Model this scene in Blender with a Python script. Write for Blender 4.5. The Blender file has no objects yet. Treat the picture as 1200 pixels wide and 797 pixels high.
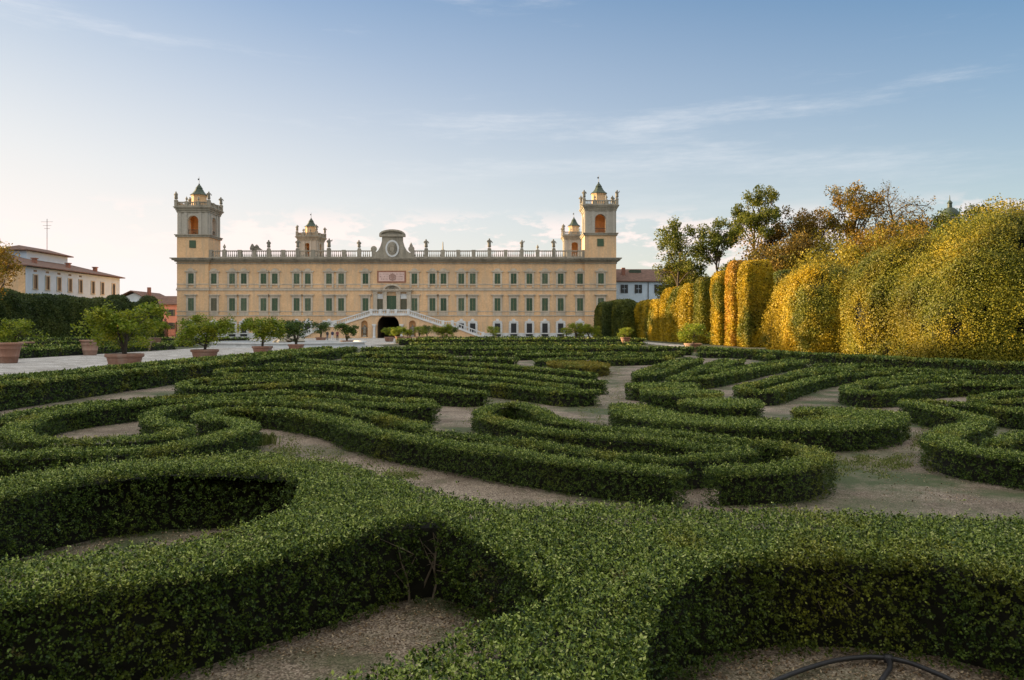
import bpy, math, random
import numpy as np
from mathutils import Vector, Matrix
from mathutils.geometry import tessellate_polygon

C = bpy.context.scene.collection
R = math.radians
CH = 1.9          # eye height
F = 900.0         # focal length in photo pixels
HY = 386.0        # horizon row
D0 = 170.0        # distance of the palace front
WL = {}           # world offset of every root / part

# ------------------------------------------------------------------ helpers
def gp(px, py, z=0.0):
    d = (CH - z) * F / (py - HY)
    return ((px - 600.0) * d / F, d)
def fx(px, D=D0): return (px - 600.0) * D / F
def fz(py, D=D0): return CH + (HY - py) * D / F

class MB:
    def __init__(s): s.v = []; s.f = []; s.m = []
    def add(s, vs, fs, m=0):
        o = len(s.v); s.v += [tuple(p) for p in vs]
        s.f += [tuple(i + o for i in q) for q in fs]; s.m += [m] * len(fs)
    def box(s, x0, x1, y0, y1, z0, z1, m=0):
        s.add([(x0,y0,z0),(x1,y0,z0),(x1,y1,z0),(x0,y1,z0),(x0,y0,z1),(x1,y0,z1),(x1,y1,z1),(x0,y1,z1)],
              [(0,3,2,1),(4,5,6,7),(0,1,5,4),(1,2,6,5),(2,3,7,6),(3,0,4,7)], m)
    def prism(s, pts, y0, y1, m=0):           # outline in x,z pushed along y
        n = len(pts)
        vs = [(x, y0, z) for x, z in pts] + [(x, y1, z) for x, z in pts]
        tri = tessellate_polygon([[Vector((x, z, 0)) for x, z in pts]])
        fs = [tuple(t) for t in tri] + [tuple(n + i for i in reversed(t)) for t in tri]
        fs += [(i, (i+1) % n, n + (i+1) % n, n + i) for i in range(n)]
        s.add(vs, fs, m)
    def lathe(s, prof, cx, cy, seg=12, m=0, sx=1, sy=1, rot=0):
        n = len(prof); vs = []; fs = []
        for r, z in prof:
            for k in range(seg):
                a = rot + 2 * math.pi * k / seg
                vs.append((cx + sx*r*math.cos(a), cy + sy*r*math.sin(a), z))
        for i in range(n-1):
            for k in range(seg):
                k2 = (k+1) % seg
                fs.append((i*seg+k, i*seg+k2, (i+1)*seg+k2, (i+1)*seg+k))
        fs.append(tuple(range(seg-1, -1, -1))); fs.append(tuple((n-1)*seg+k for k in range(seg)))
        s.add(vs, fs, m)
    def tube(s, path, rad, seg=6, m=0):
        P = [Vector(p) for p in path]; n = len(P); vs = []; fs = []
        if not isinstance(rad, (list, tuple)): rad = [rad]*n
        for i in range(n):
            t = (P[min(i+1, n-1)] - P[max(i-1, 0)]).normalized()
            u = t.cross(Vector((0.13, 0.31, 0.94)))
            if u.length < .05: u = t.cross(Vector((1, 0, 0)))
            u.normalize(); w = t.cross(u)
            for k in range(seg):
                a = 2*math.pi*k/seg
                vs.append(P[i] + (u*math.cos(a) + w*math.sin(a))*rad[i])
        for i in range(n-1):
            for k in range(seg):
                k2 = (k+1) % seg
                fs.append((i*seg+k, i*seg+k2, (i+1)*seg+k2, (i+1)*seg+k))
        fs.append(tuple(range(seg-1, -1, -1))); fs.append(tuple((n-1)*seg+k for k in range(seg)))
        s.add(vs, fs, m)
    def mesh(s, name, mats, off=(0,0,0)):
        me = bpy.data.meshes.new(name)
        me.from_pydata([(x-off[0], y-off[1], z-off[2]) for x, y, z in s.v], [], s.f)
        for m in (mats if isinstance(mats, (list, tuple)) else [mats]): me.materials.append(m)
        me.polygons.foreach_set('material_index', s.m); me.update()
        return me
    def build(s, name, mats, parent=None, loc=(0,0,0), smooth=False):
        off = WL[parent.name] if parent else loc
        me = s.mesh(name, mats, off)
        if smooth: me.polygons.foreach_set('use_smooth', [True]*len(me.polygons))
        return link(name, me, parent, loc)

def link(name, me, parent=None, loc=(0,0,0)):
    o = bpy.data.objects.new(name, me); C.objects.link(o)
    if parent: o.parent = parent; WL[o.name] = WL[parent.name]
    else: o.location = loc; WL[o.name] = tuple(loc)
    return o
def tag(o, label=None, cat=None, group=None, kind=None):
    if label: o['label'] = label
    if cat: o['category'] = cat
    if group: o['group'] = group
    if kind: o['kind'] = kind
    return o
def thing(name, label, cat, loc=(0,0,0), group=None):
    return tag(link(name, None, None, loc), label, cat, group)
def copy_tree(o, parent=None):
    c = o.copy(); C.objects.link(c)
    if parent: c.parent = parent
    for ch in list(o.children): copy_tree(ch, c)
    return c

def arr_mesh(name, V, Q, mi, mats, tint=None, tris=None):
    """mesh from numpy arrays: quads Q (n,4), optional tris (k,3) placed first"""
    me = bpy.data.meshes.new(name)
    nt = 0 if tris is None else len(tris)
    nq = len(Q)
    me.vertices.add(len(V)); me.vertices.foreach_set('co', np.ascontiguousarray(V, dtype=np.float32).ravel())
    loops = (np.concatenate([tris.ravel(), Q.ravel()]) if nt else Q.ravel()).astype(np.int32)
    me.loops.add(len(loops)); me.loops.foreach_set('vertex_index', loops)
    starts = np.concatenate([np.arange(nt)*3, nt*3 + np.arange(nq)*4]).astype(np.int32)
    me.polygons.add(nt+nq); me.polygons.foreach_set('loop_start', starts)
    me.polygons.foreach_set('material_index', np.asarray(mi, dtype=np.int32))
    for m in mats: me.materials.append(m)
    if tint is not None:
        a = me.attributes.new('tint', 'FLOAT', 'FACE'); a.data.foreach_set('value', np.asarray(tint, dtype=np.float32))
    me.update(calc_edges=True); me.validate()
    return me

# ------------------------------------------------------------------ materials
def nodes(name):
    m = bpy.data.materials.new(name); m.use_nodes = True
    nt = m.node_tree; b = nt.nodes['Principled BSDF']
    return m, nt, b
def N(nt, t, **kw):
    n = nt.nodes.new(t)
    for k, v in kw.items():
        if k in n.inputs: n.inputs[k].default_value = v
        else: setattr(n, k, v)
    return n
def ramp(nt, fac, stops):
    r = nt.nodes.new('ShaderNodeValToRGB'); e = r.color_ramp.elements
    while len(e) < len(stops): e.new(0.5)
    for i, (p, c) in enumerate(stops): e[i].position = p; e[i].color = (c[0], c[1], c[2], 1)
    nt.links.new(fac, r.inputs[0]); return r
def mix(nt, fac, a, b, blend='MIX'):
    n = nt.nodes.new('ShaderNodeMix'); n.data_type = 'RGBA'; n.blend_type = blend
    for sock, v in ((n.inputs['Factor'], fac), (n.inputs[6], a), (n.inputs[7], b)):
        if hasattr(v, 'is_linked'): nt.links.new(v, sock)
        elif isinstance(v, (int, float)): sock.default_value = v
        else: sock.default_value = (v[0], v[1], v[2], 1)
    return n.outputs[2]
def noise(nt, scale, detail=4, rough=.6, vec=None):
    if vec is None: vec = nt.nodes.new('ShaderNodeNewGeometry').outputs['Position']
    n = N(nt, 'ShaderNodeTexNoise', Scale=scale, Detail=detail, Roughness=rough)
    nt.links.new(vec, n.inputs['Vector']); return n.outputs['Fac']
def bump(nt, b, h, strength, dist):
    n = N(nt, 'ShaderNodeBump', Strength=strength, Distance=dist)
    nt.links.new(h, n.inputs['Height']); nt.links.new(n.outputs[0], b.inputs['Normal'])

def plain(name, col, rough=.8, var=.25, scale=1.5, bstr=0.0, metal=0):
    m, nt, b = nodes(name)
    f = noise(nt, scale)
    lo = [c*(1-var) for c in col]; hi = [min(1, c*(1+var)) for c in col]
    r = ramp(nt, f, [(.3, lo), (.7, hi)])
    nt.links.new(r.outputs[0], b.inputs['Base Color'])
    b.inputs['Roughness'].default_value = rough; b.inputs['Metallic'].default_value = metal
    if bstr: bump(nt, b, noise(nt, scale*8), bstr, .02)
    return m

def leafmat(name, stops, patch=None, pscale=.5, plo=.55, phi=.7, transl=.3, rough=.5):
    """stops: ramp over the per-leaf tint; patch: second ramp mixed in by a large noise"""
    m, nt, b = nodes(name)
    at = nt.nodes.new('ShaderNodeAttribute'); at.attribute_name = 'tint'
    col = ramp(nt, at.outputs['Fac'], stops).outputs[0]
    if patch:
        p2 = ramp(nt, at.outputs['Fac'], patch).outputs[0]
        f = noise(nt, pscale, 5, .65)
        k = ramp(nt, f, [(plo, (0,0,0)), (phi, (1,1,1))]).outputs[0]
        col = mix(nt, k, col, p2)
    nt.links.new(col, b.inputs['Base Color'])
    b.inputs['Roughness'].default_value = rough
    b.inputs['Specular IOR Level'].default_value = .22
    t = nt.nodes.new('ShaderNodeBsdfTranslucent'); nt.links.new(col, t.inputs['Color'])
    mx = nt.nodes.new('ShaderNodeMixShader'); mx.inputs[0].default_value = transl
    out = nt.nodes['Material Output']
    nt.links.new(b.outputs[0], mx.inputs[1]); nt.links.new(t.outputs[0], mx.inputs[2]); nt.links.new(mx.outputs[0], out.inputs[0])
    return m

BOX_STOPS = [(0, (.014,.034,.007)), (.35, (.085,.138,.020)), (.7, (.285,.36,.052)), (1, (.54,.57,.21))]
BOX_PATCH = [(0, (.06,.07,.010)), (.5, (.26,.265,.024)), (1, (.56,.46,.09))]
M = {}
M['box'] = leafmat('box_leaves', BOX_STOPS, BOX_PATCH, .75, .53, .70, .08, .48)
def dieback(m):
    nt = m.node_tree; b = nt.nodes['Principled BSDF']; src = b.inputs['Base Color'].links[0].from_socket
    k = ramp(nt, noise(nt, 2.1, 6, .7), [(.66, (0,0,0)), (.74, (.8,.8,.8))]).outputs[0]
    c = mix(nt, k, src, (.20, .125, .055)); nt.links.new(c, b.inputs['Base Color'])
dieback(M['box'])
M['box'].node_tree.nodes['Principled BSDF'].inputs['Specular IOR Level'].default_value = .22
M['box_yellow'] = leafmat('yellowing_box_leaves', [(0,(.11,.11,.015)),(.5,(.24,.20,.025)),(1,(.40,.30,.05))], BOX_STOPS, 1.2, .5, .7, .25)
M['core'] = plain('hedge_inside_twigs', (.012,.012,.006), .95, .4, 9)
M['twig'] = plain('twig_bark', (.27,.22,.165), .9, .3, 20)
HB = [(0,(.17,.128,.007)),(.35,(.32,.228,.009)),(.7,(.45,.305,.010)),(1,(.56,.375,.022))]
HBP = [(0,(.055,.068,.007)),(.5,(.125,.135,.010)),(1,(.24,.215,.016))]
M['hornbeam'] = leafmat('yellow_hornbeam_leaves', HB, HBP, .17, .50, .62, .14)
M['hornbeam_orange'] = leafmat('orange_hornbeam_leaves', [(0,(.20,.11,.012)),(.5,(.42,.22,.02)),(1,(.55,.32,.04))], HB, .5, .45, .6, .14)
M['hornbeam_mid'] = leafmat('half_turned_hornbeam_leaves', [(0,(.08,.07,.006)),(.4,(.20,.16,.008)),(.8,(.36,.26,.011)),(1,(.50,.345,.022))], HBP, .2, .42, .56, .14)
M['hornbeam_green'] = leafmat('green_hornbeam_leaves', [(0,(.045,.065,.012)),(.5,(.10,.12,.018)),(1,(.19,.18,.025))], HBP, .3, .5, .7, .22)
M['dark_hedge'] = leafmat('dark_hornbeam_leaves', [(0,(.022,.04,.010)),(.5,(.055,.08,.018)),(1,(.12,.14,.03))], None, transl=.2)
M['citrus'] = leafmat('citrus_leaves', [(0,(.08,.13,.010)),(.5,(.18,.25,.018)),(1,(.34,.38,.04))], [(0,(.14,.17,.012)),(.5,(.31,.32,.02)),(1,(.50,.46,.05))], 1.3, .45, .65, .35, .4)
M['citrus_dark'] = leafmat('dark_citrus_leaves', [(0,(.03,.06,.010)),(.5,(.06,.11,.018)),(1,(.14,.20,.03))], None, transl=.3, rough=.4)
M['tree_green'] = leafmat('green_tree_leaves', [(0,(.06,.085,.012)),(.5,(.12,.145,.02)),(1,(.23,.22,.03))], HBP, .3, .5, .7, .3)
M['tree_orange'] = leafmat('orange_tree_leaves', [(0,(.12,.075,.012)),(.5,(.25,.15,.018)),(1,(.42,.25,.03))], HBP, .35, .5, .65, .3)
M['tree_brown'] = leafmat('brown_tree_leaves', [(0,(.08,.058,.014)),(.5,(.18,.12,.02)),(1,(.33,.2,.03))], HBP, .3, .52, .65, .25)
M['tree_yellow'] = leafmat('yellow_tree_leaves', [(0,(.18,.16,.02)),(.5,(.36,.30,.03)),(1,(.52,.40,.06))], None, transl=.35)
M['bark'] = plain('tree_bark', (.085,.065,.048), .95, .35, 6, .4)
M['fruit'] = plain('lemon_skin', (.65,.50,.05), .5, .15, 9)
M['soil'] = plain('pot_soil', (.06,.045,.035), .95, .3, 9)

def stucco(name, col, stain, sscale=.22):
    m, nt, b = nodes(name)
    base = ramp(nt, noise(nt, .25, 8, .65), [(.3, [c*.86 for c in col]), (.7, [min(1,c*1.1) for c in col])]).outputs[0]
    fine = ramp(nt, noise(nt, 2.2, 5, .7), [(.35, (.80,.79,.78)), (.65, (1,1,1))]).outputs[0]
    base = mix(nt, 1.0, base, fine, 'MULTIPLY')
    mp = nt.nodes.new('ShaderNodeMapping'); mp.inputs['Scale'].default_value = (1.6, 1.6, .22)
    nt.links.new(nt.nodes.new('ShaderNodeNewGeometry').outputs['Position'], mp.inputs['Vector'])
    s = ramp(nt, noise(nt, .5, 6, .7, mp.outputs[0]), [(.46, (0,0,0)), (.68, (.85,.85,.85))]).outputs[0]
    col2 = mix(nt, s, base, stain)
    nt.links.new(col2, b.inputs['Base Color']); b.inputs['Roughness'].default_value = .9
    bump(nt, b, noise(nt, 6, 5), .25, .03)
    return m
M['ochre'] = stucco('ochre_stucco', (.80,.525,.295), (.50,.385,.27))
M['trim'] = stucco('pale_stone_trim', (.60,.52,.415), (.36,.32,.26))
M['stone'] = stucco('grey_weathered_stone', (.40,.36,.29), (.16,.15,.125))
M['terracotta'] = stucco('weathered_terracotta', (.34,.175,.12), (.40,.31,.25))
M['belfry'] = stucco('pale_grey_stucco', (.47,.435,.375), (.40,.37,.32))
M['inner'] = plain('belfry_inner_plaster', (.62,.36,.17), .9, .2, .8)
M['white'] = plain('white_limewash', (.52,.62,.73), .85, .07, .7, .1)
M['marble'] = plain('pale_marble', (.64,.65,.65), .6, .15, 1.2)
M['shutter'] = plain('green_louvred_shutter', (.055,.098,.050), .6, .18, 2)
M['shutter_pale'] = plain('green_shutter_sun_bleached', (.085,.125,.072), .65, .25, 2); M['shutter_deep'] = plain('green_shutter_fresh_paint', (.036,.075,.036), .5, .18, 2)
M['shutter_faded'] = plain('faded_shutter', (.11,.105,.065), .6, .18, 2)
M['dark'] = plain('dark_window_glass', (.02,.022,.026), .4, .2, 2)
M['iron'] = plain('dark_iron', (.03,.03,.03), .5, .2, 5)
M['copper'] = plain('green_copper', (.045,.065,.042), .6, .35, 2.5)
M['tiles'] = plain('brown_roof_tiles', (.15,.085,.062), .9, .35, 1.6, .5)
M['pink'] = plain('pink_stucco', (.62,.27,.20), .9, .12, .8)
M['plaque'] = plain('pink_marble_plaque', (.66,.47,.42), .5, .1, 2)
M['redframe'] = plain('red_marble_frame', (.30,.13,.075), .5, .2, 3)
M['letters'] = plain('engraved_lettering', (.36,.22,.18), .7, .1, 3)
M['brick'] = plain('old_brick', (.26,.12,.085), .9, .25, 4)
M['hose'] = plain('black_rubber_hose', (.028,.028,.032), .55, .25, 12)
M['skin'] = plain('skin', (.45,.27,.19), .6, .05, 5)
M['hair'] = plain('dark_hair', (.03,.02,.015), .6, .2, 20)
for nm, c in (('cloth_navy',(.03,.04,.08)),('cloth_white',(.65,.65,.66)),('cloth_red',(.20,.05,.05)),('cloth_dark',(.035,.035,.04)),('cloth_grey',(.18,.18,.2))):
    M[nm] = plain(nm, c, .85, .1, 8)

def gravel(name, c1, c2, grass=None, glo=.55, ghi=.68, gscale=.35, pebble=90, bs=.35):
    m, nt, b = nodes(name)
    g = nt.nodes.new('ShaderNodeNewGeometry').outputs['Position']
    vo = N(nt, 'ShaderNodeTexVoronoi', Scale=pebble); nt.links.new(g, vo.inputs['Vector'])
    col = ramp(nt, vo.outputs['Color'], [(.15, [c*.38 for c in c1]), (.5, c1), (.95, c2)]).outputs[0]
    big = ramp(nt, noise(nt, .8, 7, .7), [(.34, (.42,.39,.35)), (.62, (1,1,1))]).outputs[0]
    col = mix(nt, 1.0, col, big, 'MULTIPLY')
    lit = noise(nt, 23, 3, .8)
    k2 = ramp(nt, lit, [(.60, (0,0,0)), (.66, (1,1,1))]).outputs[0]
    col = mix(nt, k2, col, (.12,.085,.05))
    if grass:
        k = ramp(nt, noise(nt, gscale, 8, .72), [(glo, (0,0,0)), (ghi, (1,1,1))]).outputs[0]
        gr = ramp(nt, noise(nt, 40, 3, .8), [(.3, [c*.5 for c in grass]), (.7, grass)]).outputs[0]
        col = mix(nt, k, col, gr)
    nt.links.new(col, b.inputs['Base Color']); b.inputs['Roughness'].default_value = .95
    bump(nt, b, vo.outputs['Distance'], bs, .02)
    return m
M['gravel'] = gravel('brown_grey_gravel', (.275,.21,.155), (.57,.48,.375), (.085,.11,.04), .47, .60, .32)
M['avenue'] = gravel('pale_gravel', (.58,.55,.52), (.70,.67,.63), None, pebble=40, bs=.2)
M['lawn'] = gravel('rough_grass', (.07,.085,.03), (.11,.12,.045), (.16,.14,.08), .5, .7, .12, 30)
M['grass'] = plain('grass_blades', (.09,.14,.035), .8, .4, 9)
M['water'] = plain('basin_water', (.05,.06,.06), .08, .1, 1)

# ------------------------------------------------------------------ foliage
rng = np.random.default_rng(7)
CAM = np.array([0, 0, CH])
def unit(v): return v / np.maximum(np.linalg.norm(v, axis=-1, keepdims=True), 1e-9)
def wob(p, f=1.0, seed=0):
    """cheap smooth 3-d noise in about -1..1"""
    r = np.random.default_rng(seed); out = 0
    for k in range(7):
        w = r.normal(size=3); w /= np.linalg.norm(w); w *= f * (0.6 + .35*k)
        out = out + np.sin(p @ w + r.uniform(0, 6.28)) / (1 + .35*k)
    return out / 2.6
def leaves(P, Nr, size, axis_n=.8, axis_r=.75, up=.35, asp=.55, rs=None, face=.8):
    """diamond leaves: P base points, Nr outward normals, size array"""
    rs = rs or rng; n = len(P); size = np.broadcast_to(size, (n,)) * rs.uniform(.7, 1.25, n)
    ax = unit(Nr*axis_n + unit(rs.normal(size=(n,3)))*axis_r + np.array([0,0,up]))
    w = unit(np.cross(ax, Nr + face*unit(rs.normal(size=(n,3)))))
    nn = np.cross(ax, w)
    s = size[:, None]
    a = P; b = P + ax*s*.5 + w*s*asp*.5 + nn*s*.10; c = P + ax*s; d = P + ax*s*.5 - w*s*asp*.5 + nn*s*.10
    V = np.stack([a, b, c, d], 1).reshape(-1, 3)
    Q = np.arange(4*n).reshape(-1, 4)
    return V, Q
def leaf_size(d): return np.clip(.0020*d, .0185, 10)
LIT = []
def sprigs(P, Nr, size, per=6, spread=.9, out=.03, rs=None):
    """each sample becomes a sprig of several leaves round a twig tip"""
    rs = rs or rng; n = len(P)
    sax = unit(Nr*1.0 + unit(rs.normal(size=(n,3)))*.6 + np.array([0,0,.35]))
    tip = P + Nr*(rs.normal(size=(n,1))*out*np.clip(.022/np.broadcast_to(size, (n,))[:,None], .35, 1)*(1-.25*np.abs(Nr[:,2:3])) + (rs.uniform(size=(n,1)) < .06)*(np.broadcast_to(size, (n,))[:,None] < .022)*rs.exponential(.022, (n,1)) - (np.abs(Nr[:,2:3]) < .5)*np.minimum(rs.exponential(.05, (n,1)), .12))
    P2 = np.repeat(tip, per, 0); S2 = np.repeat(sax, per, 0)
    sz = np.repeat(np.broadcast_to(size, (n,)), per)
    N2 = np.repeat(Nr, per, 0)
    P2 = P2 + unit(rs.normal(size=(n*per,3)))*(.6*sz[:,None]) - N2*(rs.uniform(.2, 1.1, (n*per,1))*sz[:,None])
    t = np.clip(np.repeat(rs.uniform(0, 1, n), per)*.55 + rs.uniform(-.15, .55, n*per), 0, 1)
    t = t*(1-.52*(np.abs(np.repeat(Nr, per, 0)[:,2]) < .5))          # flank leaves darker: older growth, plus side shade put into the tint
    side = (np.abs(N2[:,2:3]) < .5)*1.0
    V, Q = leaves(P2, unit(N2*.8+S2*.5-np.array([0,0,.12])*side), sz, .40, .8, .05, .62, rs, .5)
    return V, Q, t

def smooth_line(pts, closed=False, step=.12):
    P = [np.array(p, float) for p in pts]; n = len(P); out = []
    for i in range(n if closed else n-1):
        p0 = P[(i-1) % n] if closed or i > 0 else 2*P[0]-P[1]
        p1 = P[i]; p2 = P[(i+1) % n]
        p3 = P[(i+2) % n] if closed or i+2 < n else 2*P[-1]-P[-2]
        k = max(2, int(np.linalg.norm(p2-p1)/step))
        for j in range(k):
            t = j/k
            out.append(.5*((2*p1)+(-p0+p2)*t+(2*p0-5*p1+4*p2-p3)*t*t+(-p0+3*p1-3*p2+p3)*t**3))
    out.append(P[0] if closed else P[-1])
    return np.array(out)

def thin(P, Nr, d, smin, keep_back=.35, rs=None):
    """accept samples so that density follows leaf size; fewer on sides turned away and outside the view"""
    rs = rs or rng
    s = leaf_size(d); pr = (smin/s)**2
    face = np.sum(Nr*(CAM-P), 1) > -.15*d
    pr = pr*np.where(face, 1, keep_back)
    inx = (np.abs(P[:,0]) < P[:,1]*.70+1.2) & (P[:,1] > .5)
    pr = pr*np.where(inx, 1, .3)
    k = rs.uniform(size=len(P)) < pr
    return k, s

COV = 2.0
def finish_hedge(name, label, samples, coreV, coreQ, coreT, mat, group, seed, extra=None):
    rs = np.random.default_rng(seed)
    Vs = [coreV]; off = len(coreV); Qs = [coreQ]; tint = [np.zeros(len(coreT)), np.zeros(len(coreQ))]
    mi = [np.ones(len(coreT)), np.ones(len(coreQ))]
    for P, Nr, s in samples:
        if not len(P): continue
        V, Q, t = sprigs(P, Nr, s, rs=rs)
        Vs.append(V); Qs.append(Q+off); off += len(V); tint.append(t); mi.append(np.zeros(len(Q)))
    V = np.concatenate(Vs); Q = np.concatenate(Qs)
    V[:,2] = np.maximum(V[:,2], .004)
    cx, cy = float(coreV[:,0].mean()), float(coreV[:,1].mean())
    V = V - np.array([cx, cy, 0])
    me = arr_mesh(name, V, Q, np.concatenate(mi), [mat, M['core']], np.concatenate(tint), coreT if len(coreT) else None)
    return tag(link(name, me, None, (cx, cy, 0)), label, 'hedge', group)

def top_z(P, h, seed): return h - .012 + .026*wob(P*np.array([1,1,0]), 3.0, seed) + .018*wob(P*np.array([1,1,0]), 1.1, seed+1) + .016*wob(P*np.array([1,1,0]), 11., seed+2)

seedc = [100]
def strip(label, pts, w=.52, h=.40, mat=None, group='low clipped box hedges of the parterre', pix=True, closed=False, cov=COV, name='box_hedge'):
    seedc[0] += 1; sd = seedc[0]; rs = np.random.default_rng(sd)
    if pix: pts = [gp(x, y, h) for x, y in pts]
    w = max(.26, w*.66-.02) if pix else w*.8
    L = smooth_line(pts, closed)
    T = np.gradient(L, axis=0); T = unit(T); NN = np.stack([-T[:,1], T[:,0]], 1)
    seg = np.linalg.norm(np.diff(L, axis=0), axis=1); cum = np.concatenate([[0], np.cumsum(seg)]); tot = cum[-1]
    nl = int(tot*40) if np.min(np.hypot(L[:,0], L[:,1])) < 22 and pix else 0
    if nl:
        il = rs.integers(0, len(L), nl); sg_ = rs.choice([-1, 1], nl); LIT.append(L[il] + NN[il]*(sg_*(w/2 + np.abs(rs.normal(size=nl))*.13))[:,None])
    # inner body
    m = len(L); wi = max(w/2-.13, .05); hi = h-.09
    A = L + NN*wi; B = L - NN*wi
    z0 = np.full(m, .0); z1 = np.full(m, hi)
    cV = np.concatenate([np.c_[A, z0], np.c_[A, z1], np.c_[B, z1], np.c_[B, z0]])
    q = []
    for i in range(m-1):
        for k in range(3): q.append((k*m+i, k*m+i+1, (k+1)*m+i+1, (k+1)*m+i))
    q.append((0, m, 2*m, 3*m)); q.append((3*m+m-1, 2*m+m-1, m+m-1, m-1))
    dmin = max(1.5, np.min(np.hypot(L[:,0], L[:,1]))); smin = float(leaf_size(np.array(dmin)))
    dens = cov/(smin*smin*.33)/6
    S = []
    def at(n):
        s = rs.uniform(0, tot, n); i = np.clip(np.searchsorted(cum, s)-1, 0, m-2)
        f = ((s-cum[i])/np.maximum(seg[i], 1e-6))[:,None]
        return L[i]*(1-f)+L[i+1]*f, unit(NN[i]*(1-f)+NN[i+1]*f)
    n = int(tot*w*dens); c, nn = at(n); u = rs.uniform(-1, 1, n)
    P = np.c_[c + nn*(u*w/2)[:,None], np.zeros(n)]
    P[:,2] = top_z(P, h, sd) - .025*np.abs(u)**6
    Nr = unit(np.c_[nn*(u**5)[:,None]*.6, np.ones(n)])
    parts = [(P, Nr)]
    for sg in (1, -1):
        n = int(tot*h*dens*.62); c, nn = at(n); z = h*(1-rs.uniform(0, 1, n)**1.25*.97)
        P = np.c_[c + nn*sg*w/2, z]
        P[:,:2] += nn*sg*(.03*wob(P, 4.0, sd+3) - .02*(z/h)**6)[:,None]
        parts.append((P, np.c_[nn*sg, np.full(n, .12)]))
    if not closed:
        for e, sg in ((0, -1), (-1, 1)):
            n = int(math.pi*w/2*h*dens*.62); a = rs.uniform(-math.pi/2, math.pi/2, n); z = h*(1-rs.uniform(0, 1, n)**1.25*.97)
            dirv = T[e]*sg*np.cos(a)[:,None] + NN[e]*np.sin(a)[:,None]
            parts.append((np.c_[L[e]+dirv*w/2*np.r_[1.0], z], np.c_[dirv, np.full(n, .12)]))
            n = int(math.pi*w*w/8*dens); a = rs.uniform(-math.pi/2, math.pi/2, n); r = np.sqrt(rs.uniform(0, 1, n))*w/2
            dirv = T[e]*sg*np.cos(a)[:,None] + NN[e]*np.sin(a)[:,None]
            P = np.c_[L[e]+dirv*r[:,None], np.zeros(n)]; P[:,2] = top_z(P, h, sd)-.03*(r/(w/2))**4
            parts.append((P, np.tile([0,0,1.0], (n,1))))
    for P, Nr in parts:
        d = np.linalg.norm(P-CAM, axis=1); k, s = thin(P, Nr, d, smin, rs=rs)
        S.append((P[k], Nr[k], s[k]))
    return finish_hedge(name, label, S, cV, np.array(q), np.zeros((0,3), int), mat or M['box'], group, sd)

def slab(label, pts, h=.40, mat=None, group='low clipped box hedges of the parterre', pix=True, cov=COV, smooth=True, name='box_hedge', bald=()):
    """hedge from the outline of its top"""
    seedc[0] += 1; sd = seedc[0]; rs = np.random.default_rng(sd)
    if pix: pts = [gp(x, y, h) for x, y in pts]
    O = smooth_line(pts, True, .15)[:-1] if smooth else np.array(pts)
    if np.sum(O[:,0]*np.roll(O[:,1],-1)-np.roll(O[:,0],-1)*O[:,1]) < 0: O = O[::-1]
    n0 = len(O)
    E = np.roll(O, -1, 0)-O; el = np.linalg.norm(E, axis=1); T = E/np.maximum(el, 1e-6)[:,None]; out = np.stack([T[:,1], -T[:,0]], 1)
    nl = int(el.sum()*80); il = rs.integers(0, n0, nl); LIT.append(O[il] + E[il]*rs.uniform(size=nl)[:,None] + out[il]*(np.abs(rs.normal(size=nl))*.13)[:,None])
    vn = unit(out + np.roll(out, 1, 0)); I = O - vn*.15
    tri = np.array(tessellate_polygon([[Vector((x, y, 0)) for x, y in O]]))
    cV = np.concatenate([np.c_[I, np.full(n0, h-.11)], np.c_[I, np.full(n0, .0)]])
    q = np.array([(i+n0, (i+1) % n0+n0, (i+1) % n0, i) for i in range(n0)])
    a, b, c = O[tri[:,0]], O[tri[:,1]], O[tri[:,2]]
    area = .5*np.abs((b[:,0]-a[:,0])*(c[:,1]-a[:,1])-(c[:,0]-a[:,0])*(b[:,1]-a[:,1]))
    dmin = max(1.6, np.min(np.hypot(O[:,0], O[:,1]))); smin = float(leaf_size(np.array(dmin)))
    dens = cov/(smin*smin*.33)/6
    n = int(area.sum()*dens); k = rs.choice(len(tri), n, p=area/area.sum())
    r1 = np.sqrt(rs.uniform(size=n))[:,None]; r2 = rs.uniform(size=n)[:,None]
    P = np.c_[a[k]*(1-r1)+b[k]*r1*(1-r2)+c[k]*r1*r2, np.zeros(n)]; P[:,2] = top_z(P, h, sd)
    parts = [(P, np.tile([0,0,1.0], (n,1)))]
    n = int(el.sum()*h*dens*.62); k = rs.choice(n0, n, p=el/el.sum()); z = h*(1-rs.uniform(0,1,n)**1.2*.97)
    P = np.c_[O[k]+E[k]*rs.uniform(size=n)[:,None], z]; nr = np.c_[out[k], np.full(n, .12)]
    if bald:
        keep = np.ones(n, bool)
        for bx, by, br in bald:
            gx_, gy_ = gp(bx, by); dd = np.hypot(P[:,0]-gx_, P[:,1]-gy_)
            keep &= ~((dd < br*(1.25-z/h*.9)) & (rs.uniform(size=n) < .85))
        P, nr, k, z, n = P[keep], nr[keep], k[keep], z[keep], int(keep.sum())
    P[:,:2] += out[k]*(.035*wob(P, 3.5, sd+3)-.02*(z/h)**6)[:,None]
    parts.append((P, nr))
    S = []
    for P, Nr in parts:
        d = np.linalg.norm(P-CAM, axis=1); kk, s = thin(P, Nr, d, smin, rs=rs); S.append((P[kk], Nr[kk], s[kk]))
    return finish_hedge(name, label, S, cV, q, tri, mat or M['box'], group, sd)

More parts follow.
